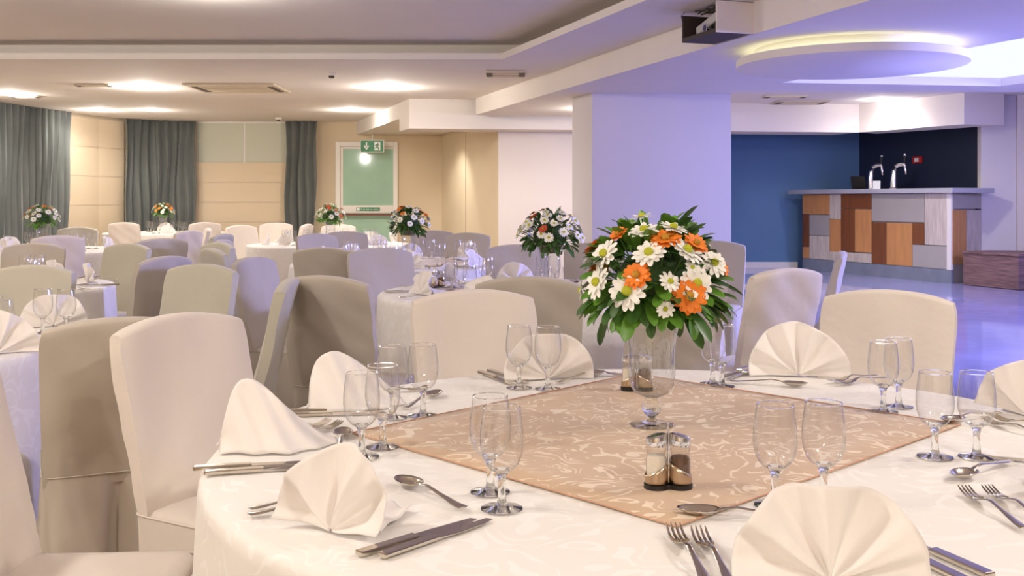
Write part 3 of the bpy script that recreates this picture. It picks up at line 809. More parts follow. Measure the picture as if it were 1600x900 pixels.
# second table
chair(-0.73, 4.28, 'second', ang=66, label='shadowed brown-grey chair back behind the two-glass setting on the left')
chair(0.07, 4.24, 'second', ang=88, label='grey chair back just behind the cream chair left of the vase')
chair(0.66, 4.32, 'second', ang=108, label='grey chair back hidden partly behind the near flowers')
chair(1.19, 4.72, 'second', ang=121, var='white', label='tilted cream chair between the near flowers and the dance floor')
chair(-1.3, 5.5, 'second', ang=-15, label='narrow lavender lit chair left of the second table')
chair(-0.8, 6.48, 'second', ang=-62, label='lavender lit chair facing the camera behind the second table napkin')
chair(0.05, 6.98, 'second', ang=-80, label='lavender lit chair left of the second flower vase')
chair(0.58, 7.32, 'second', ang=-100, label='lavender grey chair right behind the second flower vase')
chair(1.5, 7.6, 'second', ang=-110, label='lavender chair between the near flowers and the blue wall')
chair(1.88, 6.2, 'second', ang=163, label='narrow side-on chair standing out before the bar')
# table with the leafy centrepiece
chair(-1.83, 6.6, 'leafy', ang=35, var='sage', label='sage chair seen edge-on with a lavender lit side, left of centre')
chair(-2.14, 7.95, 'leafy', ang=0, label='lavender lit chair top just behind the edge-on sage chair')
chair(-1.2, 6.76, 'leafy', ang=80, label='brown shadowed chair back before the leafy centrepiece table')
chair(-1.72, 9.3, 'leafy', ang=-45, label='pale lavender chair left of the leafy centrepiece')
chair(-1.6, 9.95, 'leafy', ang=-70, label='grey chair top behind the pale lavender chair')
chair(-.8, 10.3, 'leafy', ang=-85, label='lavender chair top right of the leafy centrepiece')
chair(-.44, 9.5, 'leafy', ang=-105, label='rounded grey chair back before the cream side panel')
# lavender lit left table
chair(-2.75, 7.12, 'lav', ang=-118, var='sage', label='pale green chair behind the napkin on the lavender lit table')
chair(-3.4, 7.2, 'lav', ang=-88, label='brown-grey chair behind glasses under the far left flowers')
chair(-2, 5.66, 'lav', ang=160, label='lavender chair with dark left side, left of centre')
chair(-2.2, 7.35, 'lav', ang=-135, var='sage', label='small sage chair between the lavender chair and the edge-on one')
# far left table
chair(-2.88, 8.3, 'farleft', ang=130, label='small lavender chair before the white chairs in the middle distance')
chair(-2.72, 9.3, 'farleft', ang=170, var='sage', label='grey chair top behind the small lavender chair')
chair(-3.38, 10.45, 'farleft', ang=160, var='white', label='white chair of a pair right of the far left table')
chair(-3.45, 11.25, 'farleft', ang=200, var='white', label='rear white chair of the pair right of the far left table')
chair(-4, 9, 'farleft', ang=118, var='white', label='bright white chair right of the far left flowers')
chair(-4.9, 11.5, 'farleft', ang=-80, var='sage', label='green-grey chair top behind the bright white chair')
# table left of the door
chair(-3.22, 12.4, 'fourth', ang=-40, var='white', label='wide white chair left of the table by the door')
chair(-3.16, 13.7, 'fourth', ang=-80, var='white', label='small white chair behind the wide white one')
chair(-2.72, 13.1, 'fourth', ang=172, var='white', label='white chair seen edge-on before the narrow curtain')
chair(-2.2, 12.85, 'fourth', ang=-95, var='white', label='white chair below the flowers left of the door')
# corner table
chair(-5.3, 14.1, 'corner', ang=85, var='white', label='small white chair before the cream blind in the corner')
chair(-4.28, 14.2, 'corner', ang=120, var='white', label='small white chair right of the corner table flowers')

# ------------------------------------------------------------------ glasses
def goblet_profiles():
    bowl = [(.013, .062), (.020, .066), (.028, .075), (.0335, .09), (.0355, .105), (.035, .125), (.032, .15), (.0298, .165)]
    stem = [(.010, .005), (.0075, .014), (.006, .03), (.0062, .045), (.0085, .056), (.013, .0625)]
    foot = [(.001, 0), (.032, 0), (.034, .0015), (.0335, .003), (.018, .006), (.010, .0085)]
    return bowl, stem, foot
bowl, stem, foot = goblet_profiles()
mb = MB(); mb.lathe(bowl, 36); G_BOWL = mb.mesh('bowl', 'clear_glass')
mb = MB(); mb.tube([(.0298*math.cos(a*math.pi/18), .0298*math.sin(a*math.pi/18), .165) for a in range(37)], .0009, 6, caps=False); G_RIM = mb.mesh('rim', 'crystal')
mb = MB(); mb.lathe([(.001, .062)] [0:0] + stem + [(.012, .066), (.001, .068)], 20, cap0=True); G_STEM = mb.mesh('stem', 'crystal')
mb = MB(); mb.lathe(foot + [(.001, .009)], 32); G_FOOT = mb.mesh('foot', 'crystal')
mb = MB(); mb.lathe(bowl, 20); mb.cur = 1; mb.lathe(stem, 10); mb.lathe(foot, 16); G_FAR = mb.mesh('water_goblet', ['clear_glass', 'crystal'])
def goblet(x, y, label, group=None, near=True, z=ZT, sc=1.0):
    if near:
        e = empty('water_goblet', (x, y, z + .001), 0, label, 'glass', group)
        e.scale = (sc, sc, sc)
        b = inst('bowl', G_BOWL, e); inst('rim', G_RIM, b); inst('stem', G_STEM, e); inst('foot', G_FOOT, e)
    else:
        e = inst('water_goblet', G_FAR, None, (x, y, z + .001)); tag(e, label, 'glass', group)
    return e
OV = .0045
NEAR_GLASSES = [
 (565, 716, 'water goblet at the left setting, nearer the camera, spoon bowl beside it'),
 (598, 700, 'water goblet at the left setting, just behind the spoon-side goblet'),
 (613, 654, 'left goblet of the pair before the upper left napkin fan'),
 (661, 651, 'right goblet of the pair before the upper left napkin fan'),
 (811, 607, 'left goblet in front of the napkin across the table, left of the vase'),
 (856, 609, 'right goblet in front of the napkin across the table, left of the vase'),
 (1113, 601, 'left goblet of the close pair right of the vase'),
 (1128, 605, 'right goblet of the close pair right of the vase'),
 (1380, 645, 'nearer goblet of the pair before the broad white chair'),
 (1404, 637, 'farther goblet of the pair before the broad white chair'),
 (1461, 716, 'left goblet of the pair at the right edge of the table'),
 (1526, 716, 'right goblet of the pair at the right edge of the table'),
 (1211, 792, 'left goblet behind the big napkin fan in front'),
 (1287, 786, 'right goblet behind the big napkin fan, its foot hidden'),
 (766, 771, 'rear goblet of the overlapping pair left of the cruet'),
 (784, 797, 'front goblet of the overlapping pair left of the cruet')]
for px, py, lab in NEAR_GLASSES:
    x, y = P(px, py); goblet(x, y, lab, 'goblets on the nearest table', sc=1.0)

# ------------------------------------------------------------------ napkin fans
def napkin_mesh(seed, Rr=.128, npl=3.5, spread=182, fold=.02):
    rr = random.Random(seed); ph = rr.uniform(-.6, .6); w1, w2 = rr.uniform(0, 6), rr.uniform(0, 6)
    NA_, NR_ = 84, 18
    def fn(u, v):
        uu = u + .02*math.sin(7*u + w1)
        a = R(-spread/2 + spread*u)
        rim = Rr * (1 + .025*math.sin(2.3*a + w1) - .05*abs(2*u - 1)**3)
        r_ = rim * (.03 + .97*v)
        s = math.sin(npl*math.pi*uu*2 + ph)
        s = .75*s + .25*math.sin(3*npl*math.pi*uu*2 + w2)*.5
        dep = fold * s * (1 - math.exp(-3.2*v)) * (1 - .5*v**1.5)
        x = r_*math.sin(a); z = r_*math.cos(a)
        z = max(z, -.004) + .005 + .003*v*math.sin(4*a + w2)*max(0, math.cos(a))
        y = dep + .20*z - .35*max(0, abs(x) - .55*Rr) + .010*math.sin(18*x + w2)*v
        return (x, y, z)
    mb = MB(); mb.grid(fn, NA_, NR_)
    return mb.mesh('fan', 'napkin_cloth')
def sail_mesh(seed, ex=.85):
    """napkin slumped to a peaked sail with a long sloping side"""
    rr = random.Random(seed); w1, w2 = rr.uniform(0, 6), rr.uniform(0, 6)
    def fn(u, v):
        # u along the base, v up; outline peaks left of the middle
        top = .132*max(0.0, math.sin(math.pi*min(1, u**.58)))**ex + .004
        x = -.085 + .235*u - .018*v*math.sin(math.pi*u)
        bow = .05*math.sin(math.pi*u)
        y = bow*(1 - v)*-1 + .030*v + .010*math.sin(11*u + w1)*(.3 + .7*v) + .006*math.sin(23*u + 5*v + w2)
        return (x, y, .004 + top*v)
    mb = MB(); mb.grid(fn, 44, 16)
    return mb.mesh('fan', 'napkin_cloth')
def napkin_tail(seed, Rr=.125):
    rr = random.Random(seed); w1 = rr.uniform(0, 6)
    def fn(u, v):
        x = (-.36 + .72*u)*2*Rr*(1 - .35*v); y = .034 + v*Rr*.95
        z = .006 + (1 - v)*.03*(1 - abs(2*u - 1)**2) + .004*math.sin(14*u + w1)*(.4 + v) + .003*math.sin(9*v + w1)
        return (x, y, z)
    mb = MB(); mb.grid(fn, 20, 12); return mb.mesh('support_fold', 'napkin_cloth')
NAP = [napkin_mesh(1, npl=3.5, fold=.034), napkin_mesh(2, npl=2.5, fold=.036, spread=170), napkin_mesh(3, npl=4.5, fold=.024), sail_mesh(4), sail_mesh(6, 1.45)]
TAIL = [napkin_tail(1), napkin_tail(2)]
def napkin(x, y, ang, label, group=None, k=0, sc=1.0, z=ZT, near=True, tilt=0.0, sx=1.0):
    """ang: world direction the fan's face looks to"""
    e = empty('napkin_fan', (x, y, z + .001), R(ang) + math.pi/2, label, 'napkin', group); e.scale = (sc*sx, sc, sc)
    o = inst('fan', NAP[k % 5], e, rot=(tilt, 0, 0)); m_ = o.modifiers.new('solid', 'SOLIDIFY'); m_.thickness = .002
    if near:
        o = inst('support_fold', TAIL[k % 2], e); m_ = o.modifiers.new('solid', 'SOLIDIFY'); m_.thickness = .002
    return e
g = 'napkin fans on the nearest table'
x, y = P(1297, 915); napkin(x, y, -98, 'largest napkin fan in the foreground with wide soft pleats', g, 0, 1.0)
x, y = P(515, 836); napkin(x, y, -118, 'crumpled white napkin fan beside two knives, lower left', g, 1, .98, sx=.8)
x, y = P(412, 705); napkin(x, y, -70, 'white napkin peaked like a sail at the left table edge', g, 4, 1.0)
x, y = P(540, 640); napkin(x, y, -70, 'napkin fan before the shadowed brown chair, upper left of the table', g, 3, .98)
x, y = P(858, 594); napkin(x, y, -85, 'rounded napkin fan behind two goblets, left of the vase', g, 0, 1.0)
x, y = P(1248, 590); napkin(x, y, -100, 'rounded napkin fan right of the vase before two chairs', g, 2, 1.12)
x, y = P(1606, 654); napkin(x, y, -150, 'napkin cut by the right edge beside the blue floor', g, 1, 1.02)
x, y = P(1640, 765); napkin(x, y, 150, 'white napkin tip at the right edge beside two forks', g, 0, .9)

# ------------------------------------------------------------------ cutlery
def loft(sections, closed_ends=True):
    """sections: list of (y, width, zc, thick); flattened elliptic cross sections along y"""
    mb = MB(); n = 10; vs = []; fs = []
    for (y, w_, zc, t) in sections:
        for k in range(n):
            a = 2*math.pi*k/n; vs.append((w_/2*math.cos(a), y, zc + t/2*math.sin(a)))
    for j in range(len(sections) - 1):
        for k in range(n):
            a = j*n + k; b = j*n + (k+1) % n; fs.append((a, a + n, b + n, b))
    fs.append(tuple(range(n))); fs.append(tuple((len(sections)-1)*n + n - 1 - k for k in range(n)))
    mb.add(vs, fs); return mb
# spoon: bowl end at +y
SP_H = loft([(-.10, .012, .006, .003), (-.098, .019, .006, .0035), (-.08, .017, .006, .003), (-.03, .009, .011, .003), (.01, .0075, .016, .0035), (.03, .009, .014, .003), (.042, .012, .0105, .003)])
def sp_b(u, v):
    a = 2*math.pi*u; r_ = v
    y = .070 + .034*r_*math.cos(a); wdt = .0205*(1 + .12*math.cos(a)*-1)
    x = wdt*r_*math.sin(a)
    return (x, y, .0025 + .0105*r_**2.2 + .001*math.cos(a)*0)
m1 = MB(); m1.grid(sp_b, 28, 8, closed=True)
SPOON = (m1.mesh('spoon_bowl', 'steel'), SP_H.mesh('handle', 'steel'))
FK_H = loft([(-.10, .012, .006, .003), (-.098, .018, .006, .0035), (-.08, .016, .006, .003), (-.03, .008, .011, .003), (.005, .007, .016, .003), (.025, .012, .013, .003), (.038, .022, .009, .003), (.055, .0245, .0065, .0028)])
mb = MB()
for i in range(4):
    x0 = -.0095 + i*.00633
    pts = [(x0*.95, .052, .0066), (x0, .065, .005), (x0, .08, .006), (x0*.98, .095, .010), (x0*.97, .103, .0135)]
    mb.tube(pts, [.0026, .0022, .002, .0017, .0008], 6)
FORK = (mb.mesh('tines', 'steel'), FK_H.mesh('handle', 'steel'))
KN_H = MB(); KN_H.box((-.009, -.115, .0015), (.009, -.01, .0085)); 
KN_B = MB(); KN_B.add([(-.006, -.012, .002), (.006, -.012, .002), (.010, .03, .002), (.009, .085, .002), (.002, .112, .002), (-.006, .105, .002), (-.007, .03, .002),
                      (-.006, -.012, .0065), (.006, -.012, .0045), (.010, .03, .003), (.009, .085, .003), (.002, .112, .003), (-.006, .105, .0045), (-.007, .03, .0055)],
                     [(6, 5, 4, 3, 2, 1, 0), (7, 8, 9, 10, 11, 12, 13)] + [(i, (i+1) % 7, 7 + (i+1) % 7, 7 + i) for i in range(7)])
KNIFE = (KN_B.mesh('blade', 'steel', False), KN_H.mesh('handle', 'steel', False))
def cutlery(kind, a, b, label, group='cutlery on the nearest table', lift=0.0, sc=1.0, flip=False):
    """a: pixel of the working end, b: pixel of the handle end, both on the table"""
    pa, pb = Vector(P(*a)), Vector(P(*b)); v = pa - pb; m_ = (pa + pb)/2
    rz = math.atan2(v.y, v.x) - math.pi/2
    e = empty(kind, (m_.x, m_.y, ZT + .002 + lift), rz, label, kind, group); e.scale = (sc, sc, sc)
    if flip: e.rotation_euler = (0, math.pi, rz); e.location.z += .017*sc
    names = {'spoon': ('spoon_bowl', 'handle'), 'fork': ('tines', 'handle'), 'knife': ('blade', 'handle')}[kind]
    for n_, me in zip(names, {'spoon': SPOON, 'fork': FORK, 'knife': KNIFE}[kind]):
        o = inst(n_, me, e)
        if n_ == 'spoon_bowl': mm = o.modifiers.new('solid', 'SOLIDIFY'); mm.thickness = .0012
        if kind == 'knife' and n_ == 'handle': mm = o.modifiers.new('bevel', 'BEVEL'); mm.width = .002; mm.segments = 2
    return e
# lower left setting
cutlery('knife', (745, 815), (562, 872), 'rear knife of the pair in front of the crumpled napkin')
cutlery('knife', (772, 814), (594, 876), 'front knife of the pair in front of the crumpled napkin')
cutlery('spoon', (614, 752), (737, 806), 'spoon lying alone between crumpled napkin and goblet pair', sc=1.02)
cutlery('fork', (560, 775), (402, 800), 'upper fork handle poking out left of the crumpled napkin')
cutlery('fork', (560, 785), (404, 809), 'lower fork handle poking out left of the crumpled napkin')
# left setting
cutlery('knife', (480, 726), (322, 736), 'upper knife under the sail-shaped napkin')
cutlery('knife', (500, 732), (340, 743), 'lower knife under the sail-shaped napkin')
cutlery('spoon', (538, 671), (527, 724), 'spoon with its bowl towards the room, left of a goblet')
cutlery('fork', (512, 665), (395, 690), 'fork with tines showing right of the sail-shaped napkin')
cutlery('fork', (535, 667), (415, 697), 'second fork beside the spoon at the left setting')
# upper left setting
cutlery('knife', (580, 642), (462, 646), 'rear knife before the upper left napkin fan')
cutlery('knife', (590, 648), (464, 652), 'front knife before the upper left napkin fan')
cutlery('spoon', (694, 614), (622, 647), 'spoon behind the right goblet at the upper left setting')
cutlery('fork', (652, 612), (560, 617), 'fork behind the goblets at the upper left setting')
# across, left of the vase
cutlery('knife', (804, 604), (752, 585), 'front knife left of the goblets across the table')
cutlery('knife', (822, 600), (768, 583), 'rear knife left of the goblets across the table')
cutlery('spoon', (945, 586), (866, 602), 'spoon right of the goblets, left of the vase')
cutlery('fork', (968, 589), (890, 586), 'fork beside the pepper shaker behind the vase')
# across, right of the vase
cutlery('knife', (1132, 590), (1172, 576), 'left knife beside the close goblet pair, reflecting blue')
cutlery('knife', (1140, 594), (1180, 580), 'right knife beside the close goblet pair, reflecting blue')
cutlery('spoon', (1248, 606), (1152, 600), 'spoon before the napkin right of the vase')
cutlery('fork', (1304, 600), (1362, 591), 'left fork before the broad white chair')
cutlery('fork', (1318, 603), (1374, 595), 'right fork before the broad white chair')
# right
cutlery('spoon', (1478, 664), (1560, 650), 'spoon bowl seen between the two right edge goblets')
cutlery('fork', (1548, 664), (1640, 690), 'upper fork below the right edge napkin')
cutlery('fork', (1566, 660), (1660, 682), 'second fork below the right edge napkin')
cutlery('spoon', (1498, 752), (1572, 727), 'spoon crossed above two forks at the right edge')
cutlery('fork', (1508, 774), (1600, 832), 'left fork of the pair at the right edge')
cutlery('fork', (1546, 774), (1644, 830), 'right fork of the pair at the right edge')
cutlery('knife', (1563, 719), (1680, 730), 'knife tip entering at the right edge')
# foreground setting
cutlery('spoon', (1094, 808), (1232, 815), 'spoon lying behind the largest napkin fan')
cutlery('fork', (1046, 826), (1118, 940), 'left fork of the foreground pair', sc=1.12)
cutlery('fork', (1086, 832), (1156, 944), 'right fork of the foreground pair', sc=1.12)
cutlery('knife', (1392, 838), (1510, 890), 'upper knife right of the largest napkin fan')
cutlery('knife', (1375, 850), (1490, 906), 'lower knife right of the largest napkin fan')

# ------------------------------------------------------------------ cruets
def cruet(x, y, rz, label, z=ZT + OV, near=True):
    e = empty('cruet_stand', (x, y, z), rz, label, 'cruet stand', 'cruet stands')
    mb = MB()
    def ol(s, r_, rad2=.0): 
        return [(s*.0205 + r_*math.cos(a*math.pi/16), r_*math.sin(a*math.pi/16)) for a in range(32)]
    for s in (-1, 1): mb.prism(ol(s, .0215), 0, .008)
    mb.box((-.012, -.013, 0), (.012, .013, .008)); mb.build('base', 'black_plastic', e, smooth=False)
    for s in (-1, 1):
        def cup(u, v):
            a = 2*math.pi*u; h = .026 + .011*(-s)*math.cos(a)
            return (s*.0205 + .0195*math.cos(a), .0195*math.sin(a), .008 + h*v)
        MB().grid(cup, 32, 4, closed=True).build('holder', 'brushed_steel', e, solid=.0012)
    MB().box((-.008, -.003, .008), (.008, .003, .03)).build('bridge', 'brushed_steel', e, smooth=False, bevel=.001)
    mb = MB()
    pts = [(0, -.004, .02), (0, -.004, .105), (0, -.0025, .111), (0, 0, .113), (0, .0025, .111), (0, .004, .105), (0, .004, .02)]
    mb.tube(pts, .0016, 8); mb.build('handle', 'chrome', e)
    for s, fill, nm, lab in ((-1, 'salt', 'salt_shaker', 'salt shaker with chrome cap'), (1, 'pepper', 'pepper_shaker', 'pepper shaker with chrome cap')):
        prof = [(.001, .009), (.0172, .009), (.0178, .012), (.0178, .05), (.0155, .057), (.0155, .06), (.0172, .066), (.0172, .073)]
        mb = MB(); mb.lathe(prof, 28, (s*.0205, 0, 0)); j = mb.build(nm, 'shaker_glass', e); j['label'] = lab
        h = .057 if fill == 'salt' else .054
        mb = MB(); mb.lathe([(.001, .010), (.0164, .010), (.0164, .049), (.0146, h), (.001, h + .001)], 24, (s*.0205, 0, 0)); mb.build('contents', fill, j)
        def capf(u, v):
            a = 2*math.pi*u
            prof_ = [(1, 0), (1.03, .004), (1.03, .010), (.98, .0165), (.7, .0185), (.35, .019), (.02, .019)]
            q = v*6; i = min(int(q), 5); t = q - i
            r_ = prof_[i][0] + (prof_[i+1][0] - prof_[i][0])*t; hh = prof_[i][1] + (prof_[i+1][1] - prof_[i][1])*t
            tilt = .0045*(-s)*math.cos(a)*r_*(hh/.019)
            return (s*.0205 + .0182*r_*math.cos(a), .0182*r_*math.sin(a), .073 + hh + tilt)
        MB().grid(capf, 28, 12, closed=True).build('cap', 'chrome', j)
    return e
x, y = P(1044, 766); cruet(x, y, R(2), 'chrome salt and pepper cruet in front of the vase')
x, y = P(995, 612); cruet(x, y, R(-8), 'chrome salt and pepper cruet behind the glass vase')

# ------------------------------------------------------------------ flowers
def petal_ring(mb, n, r0, r1, wdt, lift, droop, seed, tw=0):
    rr = random.Random(seed)
    for k in range(n):
        a = 2*math.pi*(k + tw)/n + rr.uniform(-.08, .08); L = r1*rr.uniform(.9, 1.08); li = lift + rr.uniform(-.12, .12)
        ca, sa = math.cos(a), math.sin(a); vs = []
        for (t, w_, c_) in ((0, .75, 0), (.3, .9, .1), (.65, 1.0, .12), (.9, .7, .04), (1.0, .22, 0)):
            r_ = r0 + (L - r0)*t; z = li*r_*.45 - droop*t*t*L
            hw = wdt*w_/2
            for s in (-1, 0, 1):
                zz = z - (c_*wdt*.5 if s == 0 else 0)
                x_, y_ = r_, s*hw
                vs.append((x_*ca - y_*sa, x_*sa + y_*ca, zz))
        fs = []
        for j in range(4):
            for s in range(2): fs.append((j*3 + s, (j+1)*3 + s, (j+1)*3 + s + 1, j*3 + s + 1))
        mb.add(vs, fs)
def daisy_meshes(pm, em, seed, n1=13, n2=9):
    mb = MB(); petal_ring(mb, n1, .006, .034, .0125, .25, .12, seed); petal_ring(mb, n2, .005, .029, .012, .65, .05, seed + 1, .5)
    pet = mb.mesh('petals', pm)
    mb = MB(); mb.lathe([(.0085, .003), (.009, .007), (.007, .0105), (.003, .012), (.0005, .0122)], 12); eye = mb.mesh('eye', em)
    return pet, eye
DA = {'w': daisy_meshes('petal_white', 'flower_eye', 3), 'w2': daisy_meshes('petal_white', 'flower_eye', 13, 12, 7), 'o': daisy_meshes('petal_orange', 'flower_eye_dark', 5, 15, 12), 'r': daisy_meshes('petal_red', 'flower_eye_dark', 6, 15, 12)}
def leaf_mesh(m_, L=.085, W=.026, curl=.25):
    mb = MB(); vs = []; fs = []
    prof = [(0, .12), (.12, .2), (.35, .62), (.6, .96), (.8, 1.0), (.93, .68), (1.0, .1)]
    for (t, w_) in prof:
        for s in (-1, 0, 1): vs.append((s*W/2*w_, L*t, -curl*L*t*t + (.12*W*w_ if s else 0)))
    for j in range(len(prof) - 1):
        for s in range(2): fs.append((j*3 + s, j*3 + s + 1, (j+1)*3 + s + 1, (j+1)*3 + s))
    mb.add(vs, fs); return mb.mesh('leaf', m_)
LEAF = [leaf_mesh('leaf_green'), leaf_mesh('leaf_green', .075, .022, .1), leaf_mesh('leaf_dark', .09, .024, .35), leaf_mesh('leaf_dark', .07, .026, .2)]
def orient(o, n, roll=0.0):
    """turn the object's +Z to direction n"""
    o.rotation_euler = (Vector(n).to_track_quat('Z', 'Y').to_matrix().to_4x4() @ Matrix.Rotation(roll, 4, 'Z')).to_euler()
def orient_leaf(o, d_, roll=0.0):
    d_ = Vector(d_).normalized(); up = Vector((0, 0, 1)); s_ = d_.cross(up)
    if s_.length < .05: s_ = Vector((1, 0, 0))
    s_.normalize(); n_ = s_.cross(d_)
    M = Matrix((s_, d_, n_)).transposed().to_4x4() @ Matrix.Rotation(roll, 4, 'Y')
    o.rotation_euler = M.to_euler()
def vase(x, y, label, near=True, z=ZT + OV, hh=.257):
    e = empty('flower_vase', (x, y, z), 0, label, 'vase', 'trumpet glass vases')
    k = hh/.257; n = 48 if near else 20
    prof = [(.006, .062), (.018, .064), (.034, .074), (.042, .09), (.0445, .112), (.044, .14), (.0445, .17), (.0475, .2), (.053, .225), (.061, .246), (.066, .257)]
    mb = MB(); mb.lathe([(r_*1.16, zz*k) for r_, zz in prof], n); mb.build('body', 'vase_glass', e)
    mb = MB(); mb.lathe([(.001, 0), (.047, 0), (.049, .0025), (.046, .0045), (.018, .008), (.011, .013), (.009, .018), (.014, .024), (.0205, .033), (.0225, .042), (.0205, .051), (.013, .06), (.008, .0635), (.001, .064)], n)
    mb.build('ball_foot', 'crystal', e)
    if near:
        mb = MB(); mb.tube([(.0766*math.cos(a*math.pi/24), .0766*math.sin(a*math.pi/24), .257*k) for a in range(49)], .0013, 6, caps=False); mb.build('rim', 'crystal', e)
    return e
def arrangement(x, y, z, label, flowers, seed, nleaf=150, rx=.165, rz=.15, lower=.05, leaves=LEAF, lscale=1.0, fscale=1.0):
    """dome of daisies and leaves above a vase mouth at (x, y, z)"""
    rr = random.Random(seed)
    e = empty('flower_arrangement', (x, y, z), 0, label, 'flowers', 'flower arrangements')
    mb = MB(); mb.lathe([(.001, -.035), (.05, -.03), (.058, .0), (.085, .03), (.09, .07), (.06, .115), (.001, .13)], 18); mb.build('foam', 'foam_green', e)
    mb = MB(); mb.tube([(0, 0, -.03), (.004, .002, -.06)], .004, 6); 
    for (nx, ny, nz, kind, sc_) in flowers:
        v = Vector((nx, ny, nz)); p = Vector((nx*rx, ny*rx, .045 + nz*rz))
        f = empty('daisy', p, 0); f.parent = e; f.location = p
        n_ = Vector((nx/rx, ny/rx, (nz + .1)/rz)).normalized(); n_ = (n_ + Vector((rr.uniform(-.25, .25), rr.uniform(-.25, .25), rr.uniform(-.1, .3)))).normalized()
        orient(f, n_, rr.uniform(0, 6.28)); f.scale = (sc_*fscale,)*3
        pe, ey = DA[kind]; inst('petals', pe, f); inst('eye', ey, f)
        st = MB(); base = Vector((p.x*.4, p.y*.4, max(0, p.z*.4))); st.tube([base, p - n_*.003], .0018, 5); st.build('stem', 'stem_green', e)
    for k in range(nleaf):
        a = rr.uniform(0, 2*math.pi); q = rr.random()
        if q < .5:   el = rr.uniform(-.34, .15); base_r = .60     # skirt of leaves drooping round the rim
        else: el = rr.uniform(.1, 1.3); base_r = .58
        d_ = Vector((math.cos(a)*math.cos(el), math.sin(a)*math.cos(el), math.sin(el)))
        p = Vector((d_.x*rx*base_r, d_.y*rx*base_r, .045 + max(-.3, d_.z)*rz*.66))
        tw_ = rr.uniform(.5, .9); d2 = (d_ + Vector((rr.uniform(-tw_, tw_), rr.uniform(-tw_, tw_), rr.uniform(-.4, .2) + (-.22 if q < .5 else 0)))).normalized()
        ll = inst('leaf', leaves[rr.randrange(len(leaves))], e, p, sc=rr.uniform(.85, 1.15)*lscale); orient_leaf(ll, d2, rr.uniform(-.5, .5))
    return e
# nearest arrangement: daisies where they sit in the bouquet
vx, vy = .307, 2.25
vase(vx, vy, 'tall clear trumpet vase with ball foot on the nearest table')
cx, cz, s_ = 1026.0, 458.0, F/2.20
fl = []
for px, py, kd, sc_ in [(1000, 366, 'w', 1.0), (1003, 346, 'w2', .85), (1046, 362, 'w2', .95), (1003, 399, 'w', 1.1), (1060, 395, 'w', 1.12), (1104, 415, 'w2', .95), (940, 402, 'w2', 1.05), (928, 445, 'w', 1.1),
                        (970, 455, 'w', 1.2), (1031, 440, 'w2', .72), (1072, 443, 'w', 1.1), (1024, 480, 'w2', .6), (908, 462, 'w2', .8), (1066, 420, 'w2', .5),
                        (1030, 378, 'o', 1.0), (983, 431, 'o', .95), (1060, 461, 'o', 1.12), (1078, 385, 'o', .85), (1118, 420, 'o', .7), (962, 372, 'o', .7)]:
    dx, dz = (px - cx)/s_, (cz - py)/s_
    nx, nz = dx/.165, (dz - .0)/.15
    m2 = nx*nx + nz*nz; ny = -math.sqrt(max(.04, 1 - m2)) if m2 < .96 else -.1
    fl.append((nx, ny, nz, kd, sc_))
rr = random.Random(5)
for k in range(12):
    a = rr.uniform(.2, 2.9); el = rr.uniform(.1, 1.1); fl.append((math.cos(a)*math.cos(el), math.sin(a)*math.cos(el), math.sin(el), rr.choice(['w', 'w2', 'o']), rr.uniform(.8, 1.1)))
arrangement(vx + .008, vy - .0, ZT + OV + .258, 'white and orange daisies with broad green leaves in the near vase', fl, 11, 280, lscale=1.0)
def dome(seed, n, kinds, smin=.75, smax=1.05):
    rr = random.Random(seed); out = []
    for k in range(n):
        zf = .02 + .96*(k + .5)/n; a = k*2.399 + rr.uniform(-.2, .2); el = math.asin(min(1, zf)); 
        out.append((math.cos(a)*math.cos(el)*1.0, math.sin(a)*math.cos(el), math.sin(el), rr.choice(kinds), rr.uniform(smin, smax)))
    return out
for k, (x, y, seed, n, kinds, nl, lv, lab, desc) in enumerate([
    (.2, 5.4, 31, 44, ['w', 'w', 'w2', 'w2', 'w', 'w', 'r'], 130, LEAF[2:], 'white daisy dome with one red bloom before the pale pillar', 'clear vase under the white daisy dome on the second table'),
    (-.82, 8.1, 32, 24, ['w', 'w2', 'o', 'w'], 120, LEAF[2:], 'dark leafy flower dome with few daisies before the exit door', 'clear vase under the dark leafy flower dome'),
    (-2.04, 11.5, 33, 32, ['w', 'w2', 'w', 'r'], 70, LEAF[:2], 'small white flower dome left of the exit door', 'clear vase under the flower dome left of the door'),
    (-5.35, 15.7, 34, 32, ['w', 'w2', 'o', 'w'], 60, LEAF[:2], 'tiny flower dome before the corner curtain', 'clear vase before the corner curtain'),
    (-4.66, 10.15, 35, 34, ['w', 'w2', 'w', 'o'], 80, LEAF[:2], 'white flower dome before the leftmost curtain', 'clear vase before the leftmost curtain')]):
    vase(x, y, desc, near=(k < 2)); arrangement(x, y, ZT + OV + .245, lab, dome(seed, n, kinds), seed, nl + 60, rx=.17, rz=.155, leaves=lv, lscale=.78, fscale=.85)

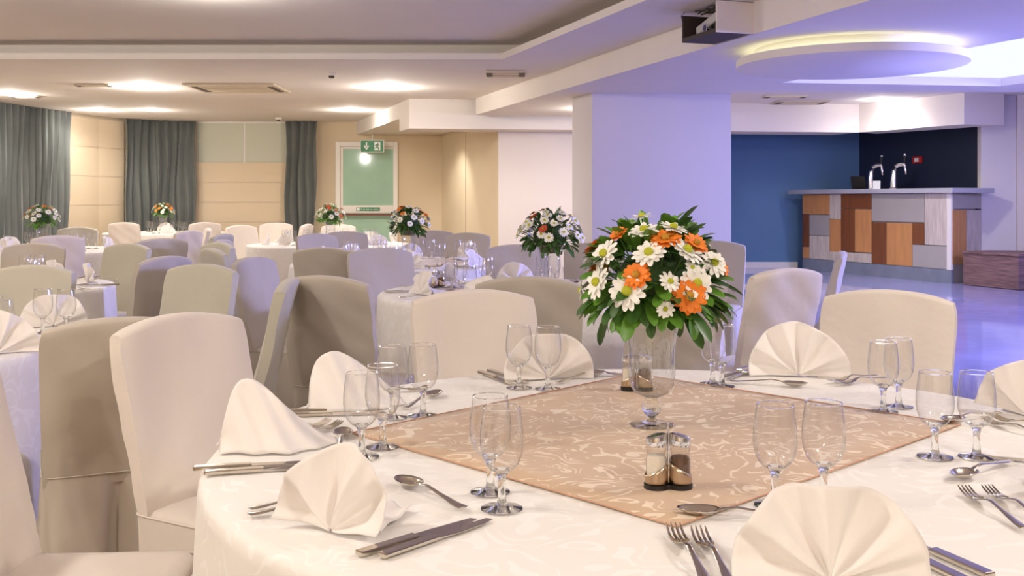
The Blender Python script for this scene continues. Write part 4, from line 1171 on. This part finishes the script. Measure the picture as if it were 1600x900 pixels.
# ------------------------------------------------------------------ settings on the farther tables
x, y = .2 - .42, 5.3 + .55
cruet(-.42, 5.8, R(20), 'dark cruet with ring handle on the second table')
def settings(key, n, a0, desc, cut=True, only=None, seed=0, rn=.70):
    cx_, cy_, _ = TABLES[key]; rr = random.Random(seed)
    for k in range(n):
        a = a0 + 360.0*k/n
        if only is not None and k not in only: continue
        ar = R(a); dv = Vector((math.cos(ar), math.sin(ar))); tv = Vector((-dv.y, dv.x)); c = Vector((cx_, cy_))
        vw = math.degrees(math.atan2(dv.y, dv.x)) % 360
        place = ['right', 'far right', 'far', 'far left', 'left', 'near left', 'near', 'near right'][int(((vw + 22.5) % 360)//45)]
        at = 'at the %s place of %s' % (place, desc)
        p = c + dv*rn
        napkin(p.x, p.y, a + rr.uniform(-25, 25), 'cream napkin fan ' + at, 'napkin fans on ' + desc, rr.randrange(4), rr.uniform(.9, 1.05), near=cut)
        for s, r_, wd in ((-.05, .50, 'outer'), (.04, .47, 'inner')):
            p = c + dv*r_ + tv*(s - .14); goblet(p.x, p.y, wd + ' water goblet ' + at, 'goblets on ' + desc, near=False)
        if cut:
            for kind, off, wd in (('knife', -.17, 'inner'), ('knife', -.20, 'outer'), ('fork', .16, 'inner'), ('fork', .20, 'outer')):
                p = c + dv*(rn + .05) + tv*off
                me = FARC[kind]; o = inst(kind, me, None, (p.x, p.y, ZT + .003), (0, 0, ar + math.pi/2)); tag(o, '%s steel %s %s' % (wd, kind, at), kind, 'cutlery on ' + desc)
            p = c + dv*.56 + tv*.05
            o = inst('spoon', FARC['spoon'], None, (p.x, p.y, ZT + .003), (0, 0, ar)); tag(o, 'steel spoon ' + at, 'spoon', 'cutlery on ' + desc)
def join(meshes, name):
    mb = MB()
    for me in meshes: mb.add([v.co[:] for v in me.vertices], [tuple(p.vertices) for p in me.polygons])
    return mb.mesh(name, 'steel')
FARC = {'knife': join(KNIFE, 'knife'), 'fork': join(FORK, 'fork'), 'spoon': join(SPOON, 'spoon')}
settings('second', 8, 15, 'the second table', True, seed=1)
settings('leafy', 8, 5, 'the leafy centrepiece table', True, seed=2)
settings('fourth', 8, 12, 'the table left of the exit door', False, seed=3)
settings('corner', 8, 20, 'the corner table', False, seed=4)
d_ = 'the left foreground table'
napkin(-1.66, 3.30, -60, 'pleated cream napkin fan at the left edge above the beige chair', 'napkin fans on ' + d_, 2, 1.05)
napkin(-1.80, 4.02, -75, 'cream napkin behind the goblet pair at the left edge', 'napkin fans on ' + d_, 0, 1.0)
for gx, gy, lb in ((-1.75, 3.82, 'left goblet of the pair above the beige chair back'), (-1.655, 3.80, 'right goblet of the pair above the beige chair back'),
                   (-1.80, 3.55, 'rear goblet cut by the left picture edge'), (-1.70, 3.42, 'front goblet beside the left edge napkin')):
    goblet(gx, gy, lb, 'goblets on ' + d_)
for kind, gx, gy, rz_, lb in (('knife', -1.64, 3.47, 95, 'upper knife beside the left edge napkin'), ('knife', -1.63, 3.50, 95, 'lower knife beside the left edge napkin'),
                              ('spoon', -1.9, 3.3, 40, 'spoon behind the left edge napkin')):
    tag(inst(kind, FARC[kind], None, (gx, gy, ZT + .003), (0, 0, R(rz_))), lb, kind, 'cutlery on ' + d_)
settings('lav', 8, 20, 'the lavender lit left table', True, [0, 1, 2, 7], seed=6, rn=.78)
settings('farleft', 8, 3, 'the far left table', False, seed=7)
